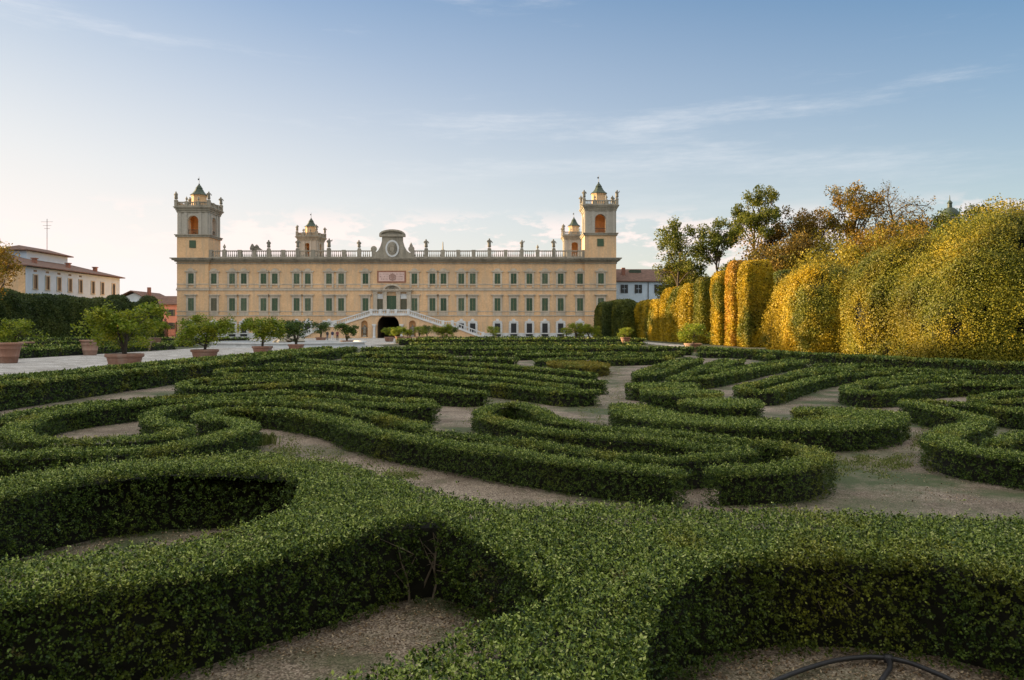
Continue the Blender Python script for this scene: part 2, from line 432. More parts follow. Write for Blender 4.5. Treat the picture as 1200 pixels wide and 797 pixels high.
def mass(name, label, cx, cy, a, b, h, n_exp, mat, leaf, cov=2.0, amp=.25, freq=.7, group=None, cat='hedge', seed=1, rot=0, z0=0.0, spike=0.0, core=None, holes=None):
    """a clipped or bulging tall hedge: rounded box with lumps, leaf faces over a dark inside"""
    rs = np.random.default_rng(seed)
    ar = np.array([4*a*b, 2*a*h, 2*a*h, 2*b*h, 2*b*h]); tot = ar.sum()
    n = int(tot*cov/(leaf*leaf*.30)); k = rs.choice(5, n, p=ar/tot)
    u, v = rs.uniform(-1, 1, n), rs.uniform(-1, 1, n); v01 = (v+1)/2
    U = np.where(k[:,None] == 0, np.c_[u, v, np.ones(n)], np.where(k[:,None] == 1, np.c_[u, np.ones(n), v01], np.where(k[:,None] == 2, np.c_[u, -np.ones(n), v01],
        np.where(k[:,None] == 3, np.c_[np.ones(n), u, v01], np.c_[-np.ones(n), u, v01]))))
    co, si = math.cos(rot), math.sin(rot)
    def shape(U, inset):
        sc = (np.abs(U)**n_exp).sum(1)**(-1/n_exp); X = U*sc[:,None]
        g = np.sign(X)*np.abs(X)**(n_exp-1)/np.array([a, b, h]); g = unit(g)
        P = X*np.array([a, b, h])
        Pw = np.c_[P[:,0]*co-P[:,1]*si+cx, P[:,0]*si+P[:,1]*co+cy, P[:,2]+z0]
        gw = np.c_[g[:,0]*co-g[:,1]*si, g[:,0]*si+g[:,1]*co, g[:,2]]
        dsp = amp*wob(Pw, freq, seed) + amp*.45*wob(Pw, freq*3.1, seed+5)
        return Pw + gw*(dsp-inset)[:,None], gw
    P, G = shape(U, 0.0)
    face = np.sum(G*(CAM-P), 1) > -.1*np.linalg.norm(P-CAM, axis=1)
    kp = (face | (rs.uniform(size=n) < .45))
    if holes: kp &= ~((wob(P, 2.2, seed+20) > holes) & (rs.uniform(size=n) < .85))
    P, G = P[kp], G[kp]
    P = P + G*(rs.normal(size=(len(P),1))*leaf*.34 + np.minimum(np.abs(rs.normal(size=(len(P),1))), 2.2)**3*spike)
    V, Q = leaves(P, G, leaf, .40, .9, -.05, .75, rs, .34)
    t = np.clip(.5+.34*wob(P, 1.3, seed+9)+.16*wob(P*np.array([1,1,.25]), 2.6, seed+13)+rs.normal(size=len(P))*.10, 0, 1)
    # inner body grid
    m = 14; gV = []; gQ = []; off = 0
    gx = np.linspace(-1, 1, m); A, B = np.meshgrid(gx, gx); A = A.ravel(); B = B.ravel(); B1 = (B+1)/2; o = np.ones_like(A)
    for g in (np.c_[A, B, o], np.c_[A, o, B1], np.c_[A, -o, B1], np.c_[o, A, B1], np.c_[-o, A, B1]):
        gV.append(shape(g, max(leaf*1.1, .12) if not holes else .34)[0])
        for i in range(m-1):
            for j in range(m-1): gQ.append((off+i*m+j, off+i*m+j+1, off+(i+1)*m+j+1, off+(i+1)*m+j))
        off += m*m
    gV = np.concatenate(gV); gQ = np.array(gQ)
    V = np.concatenate([gV, V]); Q2 = np.concatenate([gQ, Q+off]); V[:,2] = np.maximum(V[:,2], .01)
    mi = np.r_[np.ones(len(gQ)), np.zeros(len(Q))]; ti = np.r_[np.zeros(len(gQ)), t]
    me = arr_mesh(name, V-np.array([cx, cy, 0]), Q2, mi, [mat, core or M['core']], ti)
    return tag(link(name, me, None, (cx, cy, 0)), label, cat, group)

def tree_parts(seed, h, cr, trunk_h, nprim=7, nsec=4, nleaf=5000, leaf=.3, clump=.2, r0=None, flat=1.0, stems=1, low=.35, fill=.25, ntw=0):
    """trunk mesh builder + leaf arrays round the origin"""
    rd = random.Random(seed); rs = np.random.default_rng(seed); tb = MB(); cl = []
    r0 = r0 or h*.017
    for sI in range(stems):
        lean = Vector((rd.uniform(-1,1), rd.uniform(-1,1), 0))*(.05*h if stems == 1 else .16*h)
        top = Vector((0,0,h*.86)) + lean
        tr = []
        for i in range(8):
            t = i/7; p = Vector((0,0,0)).lerp(top, t)
            p += Vector((rd.uniform(-1,1), rd.uniform(-1,1), 0))*.02*h*min(1, t*2)
            tr.append(p)
        tb.tube(tr, [r0*(1.15-.95*i/7) for i in range(8)], 7)
        for k in range(max(2, nprim//stems)):
            t = trunk_h/h + (.86-trunk_h/h)*(k+rd.random()*.6)/max(2, nprim//stems)
            t = min(.97, t/.86); i = min(6, int(t*7)); b = tr[i].lerp(tr[i+1], t*7-i)
            az = rd.uniform(0, 6.28) if stems > 1 else k*2.4+rd.uniform(-.5,.5)
            zt = low + (1-low)*rd.uniform(0, 1)**.8
            rr = cr*math.sqrt(max(.05, 1-((zt-.55)/.55)**2))*rd.uniform(.7, 1.0)
            e = Vector((rr*math.cos(az), rr*math.sin(az), min(h*.98, max(b.z+.05*h, h*zt))))
            mid = b.lerp(e, .5) + Vector((rd.uniform(-1,1), rd.uniform(-1,1), rd.uniform(-.3,1)))*.05*h
            rl = r0*.42*(1-.4*t)
            tb.tube([b, b.lerp(mid,.5)+Vector((0,0,.01*h)), mid, mid.lerp(e,.6), e], [rl, rl*.85, rl*.65, rl*.42, rl*.15], 5)
            cl.append(e); 
            for j in range(nsec):
                q = mid.lerp(e, rd.uniform(-.3,.8)); v = Vector((rd.gauss(0,1), rd.gauss(0,1), rd.gauss(.35,.8))).normalized()
                e2 = q + v*cr*rd.uniform(.22,.5)
                e2.z = min(h, max(h*low*.8, e2.z))
                tb.tube([q, q.lerp(e2,.5)+Vector((rd.uniform(-1,1),rd.uniform(-1,1),.5))*.015*h, e2], [rl*.45, rl*.3, rl*.1], 4)
                cl.append(e2)
                for w in range(ntw):
                    v2 = Vector((rd.gauss(0,1), rd.gauss(0,1), rd.gauss(.5,.8))).normalized(); q2 = q.lerp(e2, rd.uniform(.2,1))
                    tb.tube([q2, q2+v2*cr*.12, q2+v2*cr*.12+Vector((v2.x,v2.y,v2.z+.6)).normalized()*cr*.14], [rl*.2, rl*.13, rl*.05], 3)
    cl = np.array([tuple(c) for c in cl]); m = len(cl)
    wgt = rs.uniform(.4, 1.6, m); k = rs.choice(m, nleaf, p=wgt/wgt.sum())
    rad = clump*cr*rs.uniform(.7, 1.35, m)
    o = unit(rs.normal(size=(nleaf,3)))*(rs.uniform(size=(nleaf,1))**(1/2.2))
    P = cl[k] + o*rad[k][:,None]*np.array([1, 1, flat])
    lo = h*low*.75; P[:,2] = np.where(P[:,2] < lo, lo+rs.uniform(0,.1*h,nleaf), P[:,2])
    V, Q = leaves(P, unit(o+np.array([0,0,.2])), leaf, .5, 1.0, -.1, .7, rs)
    t = np.clip(.5 + .25*rs.normal(size=m)[k]*.6 + rs.normal(size=nleaf)*.22, 0, 1)
    return tb, V, Q, t, cl
def add_tree(label, x, y, h, cr, trunk_h, mat, seed, group='trees beyond the tall hornbeam hedge', name='broadleaf_tree', cat='tree', **kw):
    o = thing(name, label, cat, (x, y, 0), group)
    tb, V, Q, t, cl = tree_parts(seed, h, cr, trunk_h, **kw)
    tb.v = [(a+x, b+y, c) for a, b, c in tb.v]
    tb.build('trunk', M['bark'], o, smooth=True)
    link('crown', arr_mesh('crown', V, Q, np.zeros(len(Q)), [mat], t), o)
    return o

# ------------------------------------------------------------------ camera, light, sky
cam = bpy.data.cameras.new('camera'); co = bpy.data.objects.new('camera', cam); C.objects.link(co)
co.location = (0, 0, CH); co.rotation_euler = (R(90), 0, 0)
cam.sensor_width = 36; cam.lens = 27; cam.shift_y = -(398.5-HY)/1200.0
cam.clip_end = 6000; cam.clip_start = .1
bpy.context.scene.camera = co
SUN_EL = R(6.5); SUN_AZ = math.atan2(-.93, .37)      # from +Y towards -X
sd = Vector((math.sin(SUN_AZ)*math.cos(SUN_EL), math.cos(SUN_AZ)*math.cos(SUN_EL), math.sin(SUN_EL)))
sun = bpy.data.lights.new('sun', 'SUN'); so = bpy.data.objects.new('sun', sun); C.objects.link(so)
sun.energy = 5.0; sun.angle = R(.53); sun.color = (1, .725, .385)
so.rotation_euler = sd.to_track_quat('Z', 'Y').to_euler()

w = bpy.data.worlds.new('World'); bpy.context.scene.world = w; w.use_nodes = True
nt = w.node_tree; bg = nt.nodes['Background']
sky = nt.nodes.new('ShaderNodeTexSky'); sky.sky_type = 'NISHITA'; sky.sun_disc = False
sky.sun_elevation = SUN_EL; sky.sun_rotation = SUN_AZ; sky.air_density = 1.0; sky.dust_density = 1.2; sky.ozone_density = 1.6
tc = nt.nodes.new('ShaderNodeTexCoord'); sx = nt.nodes.new('ShaderNodeSeparateXYZ'); nt.links.new(tc.outputs['Generated'], sx.inputs[0])
def mth(op, a, b=None, clamp=False):
    n = nt.nodes.new('ShaderNodeMath'); n.operation = op; n.use_clamp = clamp
    for i, v in enumerate((a, b)):
        if v is None: continue
        if hasattr(v, 'is_linked'): nt.links.new(v, n.inputs[i])
        else: n.inputs[i].default_value = v
    return n.outputs[0]
az = mth('ARCTAN2', sx.outputs[0], sx.outputs[1]); el = sx.outputs[2]
def cloudfield(sa, se, scale, detail, lo, hi, seed, rough=.6):
    cb = nt.nodes.new('ShaderNodeCombineXYZ')
    nt.links.new(mth('MULTIPLY', az, sa), cb.inputs[0]); nt.links.new(mth('MULTIPLY', el, se), cb.inputs[1]); cb.inputs[2].default_value = seed
    f = noise(nt, scale, detail, rough, cb.outputs[0])
    mr = N(nt, 'ShaderNodeMapRange', interpolation_type='SMOOTHSTEP'); nt.links.new(f, mr.inputs[0])
    mr.inputs[1].default_value = lo; mr.inputs[2].default_value = hi
    return mr.outputs[0]
def band(e0, e1, e2, e3):
    a = N(nt, 'ShaderNodeMapRange', interpolation_type='SMOOTHSTEP'); nt.links.new(el, a.inputs[0]); a.inputs[1].default_value = e0; a.inputs[2].default_value = e1
    b = N(nt, 'ShaderNodeMapRange', interpolation_type='SMOOTHSTEP'); nt.links.new(el, b.inputs[0]); b.inputs[1].default_value = e2; b.inputs[2].default_value = e3
    return mth('MULTIPLY', a.outputs[0], mth('SUBTRACT', 1.0, b.outputs[0]))
col = mix(nt, 1.0, sky.outputs[0], (.10, .10, .10), 'MULTIPLY')
gm = nt.nodes.new('ShaderNodeGamma'); gm.inputs[1].default_value = .55; nt.links.new(col, gm.inputs[0]); col = gm.outputs[0]
hs_ = nt.nodes.new('ShaderNodeHueSaturation'); hs_.inputs['Saturation'].default_value = 3.2; nt.links.new(col, hs_.inputs['Color']); col = hs_.outputs[0]
col = mix(nt, 1.0, col, (.345, .52, .64), 'MULTIPLY')
# milky air low over the horizon, thickest towards the sunset
sunw = N(nt, 'ShaderNodeMapRange', interpolation_type='SMOOTHSTEP'); nt.links.new(az, sunw.inputs[0]); sunw.inputs[1].default_value = 1.1; sunw.inputs[2].default_value = -1.0
s2 = mth('MULTIPLY', sunw.outputs[0], sunw.outputs[0])
def ramp_el(a, b):
    n = N(nt, 'ShaderNodeMapRange'); nt.links.new(el, n.inputs[0]); n.inputs[1].default_value = a; n.inputs[2].default_value = b; return n.outputs[0]
hz = mth('ADD', mth('MULTIPLY', ramp_el(.44, .02), .52), mth('MULTIPLY', mth('MULTIPLY', ramp_el(.60, .0), s2), .80), True)
hz = mth('ADD', hz, mth('MULTIPLY', mth('MULTIPLY', sunw.outputs[0], mth('SUBTRACT', 1.0, sunw.outputs[0])), .42), True)
col = mix(nt, hz, col, (.56, .515, .50))
cir = mth('MULTIPLY', cloudfield(1.1, 8, 1.6, 8, .50, .80, 5.9, .66), band(.10, .25, .75, 1.0))
cir = mth('MULTIPLY', cir, .6)
col = mix(nt, cir, col, (.56, .55, .55))
cu = mth('MULTIPLY', cloudfield(6.5, 17, 1.9, 10, .47, .565, 11.3, .64), band(.06, .09, .12, .16))
cu = mth('MULTIPLY', cu, .85)
col = mix(nt, cu, col, (.61, .515, .485))
# added fill light: bright broken cloud veil, unseen, overhead and opposite the sunset
over = N(nt, 'ShaderNodeMapRange', interpolation_type='SMOOTHSTEP'); nt.links.new(el, over.inputs[0]); over.inputs[1].default_value = .44; over.inputs[2].default_value = .78
back = N(nt, 'ShaderNodeMapRange', interpolation_type='SMOOTHSTEP'); nt.links.new(sx.outputs[1], back.inputs[0]); back.inputs[1].default_value = .15; back.inputs[2].default_value = -.35
cover = mth('MAXIMUM', over.outputs[0], mth('MULTIPLY', back.outputs[0], band(.22, .50, 1.5, 1.6)))
vnz = N(nt, 'ShaderNodeMapRange'); nt.links.new(noise(nt, 2.2, 6, .6, tc.outputs['Generated']), vnz.inputs[0]); vnz.inputs[1].default_value = .3; vnz.inputs[2].default_value = .6; vnz.inputs[3].default_value = .45
col = mix(nt, mth('MULTIPLY', cover, vnz.outputs[0]), col, (.80, .77, .71))
nt.links.new(col, bg.inputs['Color']); bg.inputs['Strength'].default_value = .66

vs = bpy.context.scene.view_settings; vs.view_transform = 'Standard'; vs.look = 'None'; vs.exposure = 1.5; vs.gamma = 1
bpy.context.scene.render.engine = 'CYCLES'
cy = bpy.context.scene.cycles; cy.max_bounces = 6; cy.transparent_max_bounces = 4; cy.use_denoising = True

# ------------------------------------------------------------------ ground
def sheet(name, pts, z, mat):
    mb = MB(); t = tessellate_polygon([[Vector((x, y, 0)) for x, y in pts]])
    mb.add([(x, y, z) for x, y in pts], t); o = mb.build(name, mat); tag(o, kind='structure'); return o
sheet('ground', [(-2500,-2500),(2500,-2500),(2500,3500),(-2500,3500)], 0, M['lawn'])
sheet('gravel_ground', [(-13.2,-20),(26,-20),(24,34),(15.5,56),(-13.2,56)], .006, M['gravel'])
av = [(-14.9,-20),(-14.9,76)] + [(-24.4+10.2*math.cos(a), 84.5+10.2*math.sin(a)) for a in np.linspace(-.75, .75, 9)] + [(-14.9,100),(-14.9,122),(16,150),(16,166),(-70,166),(-70,118),(-31.6,118),(-31.6,-20)]
sheet('avenue_path', av, .010, M['avenue'])
sheet('gravel_path', [(18.2,58),(21.6,58),(20.2,124),(17.4,124)], .012, M['avenue'])

# ------------------------------------------------------------------ palace
def sgrid(cx, cy, r, n): return [(cx + r*math.cos(a), cy + r*math.sin(a)) for a in np.linspace(math.pi, 0, n)]
XL, XR = fx(208.4), fx(721.8); TL1, TR0 = fx(245.3), fx(685)
ZC = fz(304.5); AX = fx(460)
pal = thing('palace', 'long ochre palace with green shutters, two belfry towers and a balustraded roofline', 'palace', (AX, D0, 0))
YB = D0+13; pw2 = 2.75
mb = MB()
mb.box(TL1, AX-pw2, D0, YB, 0, ZC); mb.box(AX+pw2, TR0, D0, YB, 0, ZC); mb.box(AX-pw2, AX+pw2, D0, YB, fz(371), ZC)
mb.box(XL, TL1, D0-.45, YB, 0, ZC); mb.box(TR0, XR, D0-.45, YB, 0, ZC)
mb.box(XL+13, XR-13, D0+44, D0+57, 0, ZC-.5); mb.box(XL+.3, XL+13, YB, D0+57, 0, ZC-.5); mb.box(XR-13, XR-.3, YB, D0+57, 0, ZC-.5)
mb.build('wall', M['ochre'], pal)
M['vault'] = plain('shade_dark_vault_plaster', (.09,.065,.045), .9, .3, 1)  # near-black colour puts the passage's deep shade into the lining
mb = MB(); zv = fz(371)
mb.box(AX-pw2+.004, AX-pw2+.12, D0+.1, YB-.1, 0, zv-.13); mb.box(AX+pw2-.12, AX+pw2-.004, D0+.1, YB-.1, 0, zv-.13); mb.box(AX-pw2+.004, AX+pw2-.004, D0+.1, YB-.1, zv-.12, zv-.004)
mb.box(AX-pw2+.13, AX+1.0, YB-.5, YB-.3, 0, zv-.13)  # panel added across most of the far end to keep the passage dark
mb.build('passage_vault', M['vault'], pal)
# string courses, plinth, cornice
def bands(mb, z0, z1, out):
    mb.box(TL1+.02, TR0-.02, D0-out, D0-.002, z0, z1)
    for a, b in ((XL, TL1), (TR0, XR)): mb.box(a-out, b+out*.98, D0-.45-out, D0-.452, z0, z1); 
    mb.box(XL-out, XL-.002, D0-.45-.003, YB, z0, z1); mb.box(XR+.002, XR+out, D0-.45-.003, YB, z0, z1)
mb = MB()
bands(mb, fz(340.6), fz(338.4), .16); bands(mb, fz(333.6), fz(332.6), .07); bands(mb, fz(370.4), fz(369.3), .12); bands(mb, fz(365.2), fz(364.3), .07)
bands(mb, fz(337.9), fz(337.2), .08)
mb.build('string_course', M['trim'], pal)
for a, b, y0, y1 in ((TL1+.02, fx(354), D0-.14, D0-.002), (fx(566), TR0-.02, D0-.14, D0-.002), (XL-.12, TL1+.1, D0-.6, D0-.452), (TR0-.12, XR+.1, D0-.6, D0-.452)):
    mb = MB(); mb.box(a, b, y0, y1, 0, fz(390.2)); mb.build('plinth', M['marble'], pal)
mb = MB()
for z0, z1, o in ((fz(309.3), fz(308.2), .18), (fz(307.0), fz(305.4), .42), (fz(305.4), fz(303.7), .85), (fz(303.7), fz(302.6), 1.15)): bands(mb, z0, z1, o)
mb.build('cornice', M['stone'], pal)
mb = MB()
mb.box(XL, XR, D0+.35, YB, ZC, fz(302.2)-.05)
mb.build('roof', M['tiles'], pal)
# balustrade
mb = MB(); zb, zt = fz(302.5), fz(293.6)
mb.box(TL1+.1, fx(437), D0-.25, D0+.30, zb, zb+.32); mb.box(fx(484), TR0-.1, D0-.25, D0+.30, zb, zb+.32)
mb.box(TL1+.1, fx(437), D0-.22, D0+.27, zt-.22, zt); mb.box(fx(484), TR0-.1, D0-.22, D0+.27, zt-.22, zt)
piers = [fx(q) for q in (246.5, 263, 281, 298, 315, 332, 349, 367, 385.4, 403, 421, 438)] + [fx(q) for q in (483.5, 499.5, 519, 537, 555, 573.5, 592.5, 611.5, 630, 649, 666.5, 684)]
for p in piers: mb.box(p-.42, p+.42, D0-.3, D0+.36, zb, zt+.12)
x = TL1+.5
while x < TR0-.3:
    if not (fx(436) < x < fx(485)) and min(abs(x-p) for p in piers) > .55:
        mb.lathe([(.07, zb+.3), (.14, zb+.5), (.15, zb+.62), (.07, zb+.95), (.06, zt-.4), (.10, zt-.2)], x, D0+.02, 5)
    x += .46
mb.build('balustrade', M['stone'], pal)
# windows -----------------------------------------------------------------
def framed(nm, x, yf, z0, z1, hw, kind, faded=False):
    """yf = wall plane; frame proud of it, shutters in it"""
    mb = MB(); t = .42; o = .16
    mb.box(x-hw-t, x-hw, yf-o, yf-.003, z0-.12, z1+.30); mb.box(x+hw, x+hw+t, yf-o, yf-.003, z0-.12, z1+.30)
    mb.box(x-hw, x+hw, yf-o+.01, yf-.003, z1, z1+.30)
    if kind == 'top':
        mb.box(x-hw-t-.1, x+hw+t+.1, yf-o-.06, yf-.003, z0-.34, z0-.12)                       # sill
        mb.box(x-hw-t, x-hw-.02, yf-o, yf-.003, fz(337.2)+.02, z0-.34); mb.box(x+hw+.02, x+hw+t, yf-o, yf-.003, fz(337.2)+.02, z0-.34)
        W = hw+t+.28; zc = z1+.30                                                             # eared curved pediment
        mb.box(x-W, x-W+.55, yf-o-.18, yf-.003, zc+.02, zc+.30); mb.box(x+W-.55, x+W, yf-o-.18, yf-.003, zc+.02, zc+.30)
        pts = [(x-W+.55, zc+.02)] + [(x+(W-.55)*math.cos(a), zc+.22+.62*math.sin(a)) for a in np.linspace(math.pi, 0, 9)] + [(x+W-.55, zc+.02)]
        mb.prism(pts, yf-o-.14, yf-.003)
        mb.box(x-.3, x+.3, yf-o-.2, yf-o-.142, zc+.1, zc+.55)
    elif kind == 'noble':
        mb.box(x-hw-t-.32, x+hw+t+.32, yf-o-.26, yf-.003, z1+.62, z1+.86); mb.box(x-hw-t, x+hw+t, yf-o-.04, yf-.003, z1+.30, z1+.62)
        mb.box(x-hw-t-.1, x+hw+t+.1, yf-o-.08, yf-.003, z0-.34, z0-.12); mb.box(x-hw-t+.05, x+hw+t-.05, yf-o+.03, yf-.003, fz(369.2)+.01, z0-.34)
    else:
        for k in range(5):                                                                     # rusticated jambs
            zz = z0+(z1-z0)*(k+.15)/5
            for s in (-1, 1): mb.box(min(x+s*(hw+.02), x+s*(hw+.5)), max(x+s*(hw+.02), x+s*(hw+.5)), yf-o-.1, yf-o-.002, zz, zz+(z1-z0)*.12)
        pts = [(x-hw-t-.15, z1+.30), (x-hw-.1, z1+.55), (x-.35, z1+.62), (x-.3, z1+1.0), (x+.3, z1+1.0), (x+.35, z1+.62), (x+hw+.1, z1+.55), (x+hw+t+.15, z1+.30)]
        mb.prism(pts, yf-o-.08, yf-.003); mb.box(x-hw-t-.1, x+hw+t+.1, yf-o-.1, yf-.003, z0-.35, z0-.12)
    w_ = mb.build(nm, M['trim'] if kind != 'ground' else M['marble'], pal)
    if kind == 'ground':
        g = MB(); g.box(x-hw, x+hw, yf-.05, yf-.004, z0-.12, z1); g.build('pane', M['dark'], w_)
        g = MB()
        for k in range(5): xx = x-hw+(k+.5)*hw*2/5; g.box(xx-.03, xx+.03, yf-.12, yf-.06, z0-.12, z1)
        for k in range(4): zz = z0+(z1-z0)*(k+.5)/4; g.box(x-hw, x+hw, yf-.118, yf-.1, zz-.025, zz+.025)
        g.build('grille', M['iron'], w_)
        g = MB(); g.box(x-.75, x+.75, yf-.2 if abs(yf-D0) < .1 else yf-.17, yf-.145, .35, .95); g.build('cellar_opening', M['dark'], w_)
    else:
        for s in (-1, 1):
            g = MB(); a, b = (x-hw, x-.025) if s < 0 else (x+.025, x+hw)
            g.box(a, b, yf-.06, yf-.004, z0-.12, z1)
            nb = 9
            for k in range(nb): zz = z0-.05+(z1-z0)*(k+.5)/nb; g.box(a+.07, b-.07, yf-.085, yf-.062, zz-.05, zz+.05)
            g.build('shutter', M['shutter_faded'] if faded else M[('shutter', 'shutter', 'shutter_pale', 'shutter_deep')[int(abs(x*7.3+z0*3.1)) % 4]], w_)
    return w_
up = [250.8, 272.2, 285.9, 309, 322.2, 347.8, 360.9, 385.7, 399.9, 428.4, 485.7, 506.9, 519.8, 540.6, 554, 583, 602, 620.4, 638.6, 657, 679.7]
for i, q in enumerate(up):
    framed('window', fx(q), D0, fz(333)+.1, fz(320.6), .62, 'top')
    framed('window', fx(q), D0, fz(364.2)+.1, fz(349.6), .64, 'noble', i == 0)
for q in (225, 703.9):
    framed('window', fx(q), D0-.45, fz(333)+.1, fz(320.6), .62, 'top'); framed('window', fx(q), D0-.45, fz(364.2)+.1, fz(349.6), .64, 'noble')
    framed('window', fx(q), D0-.45, fz(389.6), fz(379), .62, 'ground')
for q in (272.2, 285.9, 309, 322.2, 347.8, 360.9, 385.7, 540.6, 554, 583, 602, 620.4, 638.6, 657, 679.7, 250.8):
    framed('window', fx(q), D0, fz(389.6), fz(379), .60, 'ground')
# plaque
mb = MB(); a, b, z0, z1 = fx(442), fx(475.8), fz(331.4), fz(317.4)
mb.box(a, b, D0-.1, D0-.003, z0, z1)
pq = mb.build('plaque', M['redframe'], pal)
mb = MB(); mb.box(a+.35, b-.35, D0-.14, D0-.102, z0+.32, z1-.32); mb.build('marble_slab', M['plaque'], pq)
mb = MB(); rd = random.Random(5)
for row in range(3):
    zz = z1-.75-row*.55
    for lo, hi in ((a+.6, AX-.75), (AX+.75, b-.6)):
        x = lo + (.35 if row == 2 else 0)
        while x < hi-(.35 if row == 2 else 0):
            wd = rd.uniform(.10, .20)
            mb.box(x, x+.05, D0-.15, D0-.141, zz-.13, zz+.13)
            if rd.random() < .6: mb.box(x+.05, x+wd, D0-.15, D0-.141, zz+(.08 if rd.random() < .5 else -.13), zz+.13 if rd.random() < .5 else zz+.12)
            x += wd + (.07 if rd.random() < .8 else .28)
mb.build('inscription', M['letters'], pq)
def crest(mb, x, y, z, s):
    mb.prism([(x-.42*s, z+.35*s), (x+.42*s, z+.35*s), (x+.45*s, z-.1*s), (x+.2*s, z-.5*s), (x, z-.62*s), (x-.2*s, z-.5*s), (x-.45*s, z-.1*s)], y-.12*s, y)
    mb.prism([(x-.38*s, z+.42*s), (x-.45*s, z+.8*s), (x-.2*s, z+.62*s), (x, z+.92*s), (x+.2*s, z+.62*s), (x+.45*s, z+.8*s), (x+.38*s, z+.42*s)], y-.10*s, y)
    for sg in (-1, 1):
        pth = [(x+sg*.5*s, y-.04, z+.45*s), (x+sg*.72*s, y-.06, z+.2*s), (x+sg*.6*s, y-.06, z-.2*s), (x+sg*.75*s, y-.06, z-.5*s), (x+sg*.4*s, y-.06, z-.72*s)]
        mb.tube(pth, .09*s, 5)
    mb.tube([(x-.45*s, y-.05, z-.62*s), (x, y-.05, z-.85*s), (x+.45*s, y-.05, z-.62*s)], .08*s, 5)
mb = MB(); crest(mb, AX, D0-.14, (z0+z1)/2, .95); mb.build('crest', M['letters'], pq)
# central attic with scrolls and crest
mb = MB(); zz0 = fz(302.4); zt1 = fz(276)
pts = [(fx(437.5), zz0), (fx(437.5), fz(296.5)), (fx(440.5), fz(296)), (fx(443.5), fz(293.5)), (fx(446), fz(289)), (fx(447.8), fz(283)), (fx(448), zt1)]
pts = pts + [(2*AX-x, z) for x, z in reversed(pts)]
mb.prism(pts, D0-.35, D0+.5); at = mb.build('attic', M['stone'], pal)
mb = MB(); mb.box(fx(445), fx(475), D0-.75, D0+.6, fz(277.6), fz(275.2))
pts = [(x, z) for x, z in [(AX+fx(600+15)*math.cos(a), fz(275)+ .95*math.sin(a)*1.15) for a in np.linspace(math.pi, 0, 15)]]
ins = [(AX+fx(600+15)*.84*math.cos(a), fz(275)+ .60*math.sin(a)*1.15) for a in np.linspace(0, math.pi, 15)]
mb.prism(pts+ins, D0-.75, D0+.55); mb.prism([(x, z) for x, z in ins], D0-.3, D0+.4)
mb.build('arched_pediment', M['stone'], at)
mb = MB()
ov = [(AX+1.5*math.cos(a), fz(291.5)+1.9*math.sin(a)) for a in np.linspace(0, 2*math.pi, 25)[:-1]]
mb.prism(ov, D0-.5, D0-.352); mb.build('medallion', M['marble'], at)
mb = MB()
iv = [(AX+1.15*math.cos(a), fz(291.5)+1.5*math.sin(a)) for a in np.linspace(0, 2*math.pi, 21)[:-1]]
mb.prism(iv, D0-.54, D0-.502, 0); crest(mb, AX, D0-.541, fz(292), 1.15); mb.build('crest', M['stone'], at)
for s in (-1, 1):
    mb = MB(); cx = AX+s*(AX-fx(438)); mb.lathe([(.0, 0), (.62, .12), (.7, .5), (.62, .9), (0, 1.0)], 0, 0, 14)
    mb.v = [(cx+px, D0-.35+pz*.8, fz(291.8)+py) for px, py, pz in mb.v]; mb.build('volute', M['stone'], at)
# portal of the first floor
mb = MB(); zp0, zp1 = fz(363.6), fz(342)
for q in (440, 451.3, 467, 479.5):
    X = fx(q); mb.box(X-.42, X+.42, D0-.5, D0-.003, zp0, zp1); mb.box(X-.52, X+.52, D0-.58, D0-.502, zp1-.45, zp1)
mb.box(fx(437), fx(482.5), D0-.75, D0-.003, zp1, fz(340.6)); mb.box(fx(435.5), fx(484), D0-1.0, D0-.003, fz(340.6), fz(339.5))
po = mb.build('portal', M['trim'], pal)
mb = MB(); r = fx(600+10.4)
o1 = [(AX+r*math.cos(a), fz(339.4)+r*.62*math.sin(a)) for a in np.linspace(math.pi, 0, 15)]; i1 = [(AX+r*.8*math.cos(a), fz(339.4)+r*.44*math.sin(a)) for a in np.linspace(0, math.pi, 15)]
mb.prism(o1+i1, D0-.95, D0-.003); mb.prism(i1, D0-.3, D0-.004); mb.build('arched_pediment', M['trim'], po)
mb = MB(); crest(mb, AX, D0-.31, fz(337.2), .75); mb.build('crest', M['stone'], po)
for x0, x1, zt, nm, m in ((453.4, 465, 346.6, 'door_shutter', 'shutter'), (442.2, 448.8, 350.6, 'side_shutter', 'shutter_faded'), (469.6, 476.6, 350.6, 'side_shutter', 'shutter_faded')):
    g = MB(); A, B = fx(x0), fx(x1); g.box(A, (A+B)/2-.02, D0-.09, D0-.004, zp0, fz(zt)); g.box((A+B)/2+.02, B, D0-.09, D0-.004, zp0, fz(zt))
    for k in range(12): z = zp0+(fz(zt)-zp0)*(k+.5)/12; g.box(A+.12, B-.12, D0-.12, D0-.092, z-.06, z+.06)
    g.build(nm, M[m], po)
g = MB()
for x0, x1 in ((442.0, 449), (469.4, 476.8)): g.box(fx(x0), fx(x1), D0-.1, D0-.004, fz(350.2), fz(344.5))
g.build('upper_panel', M['marble'], po)

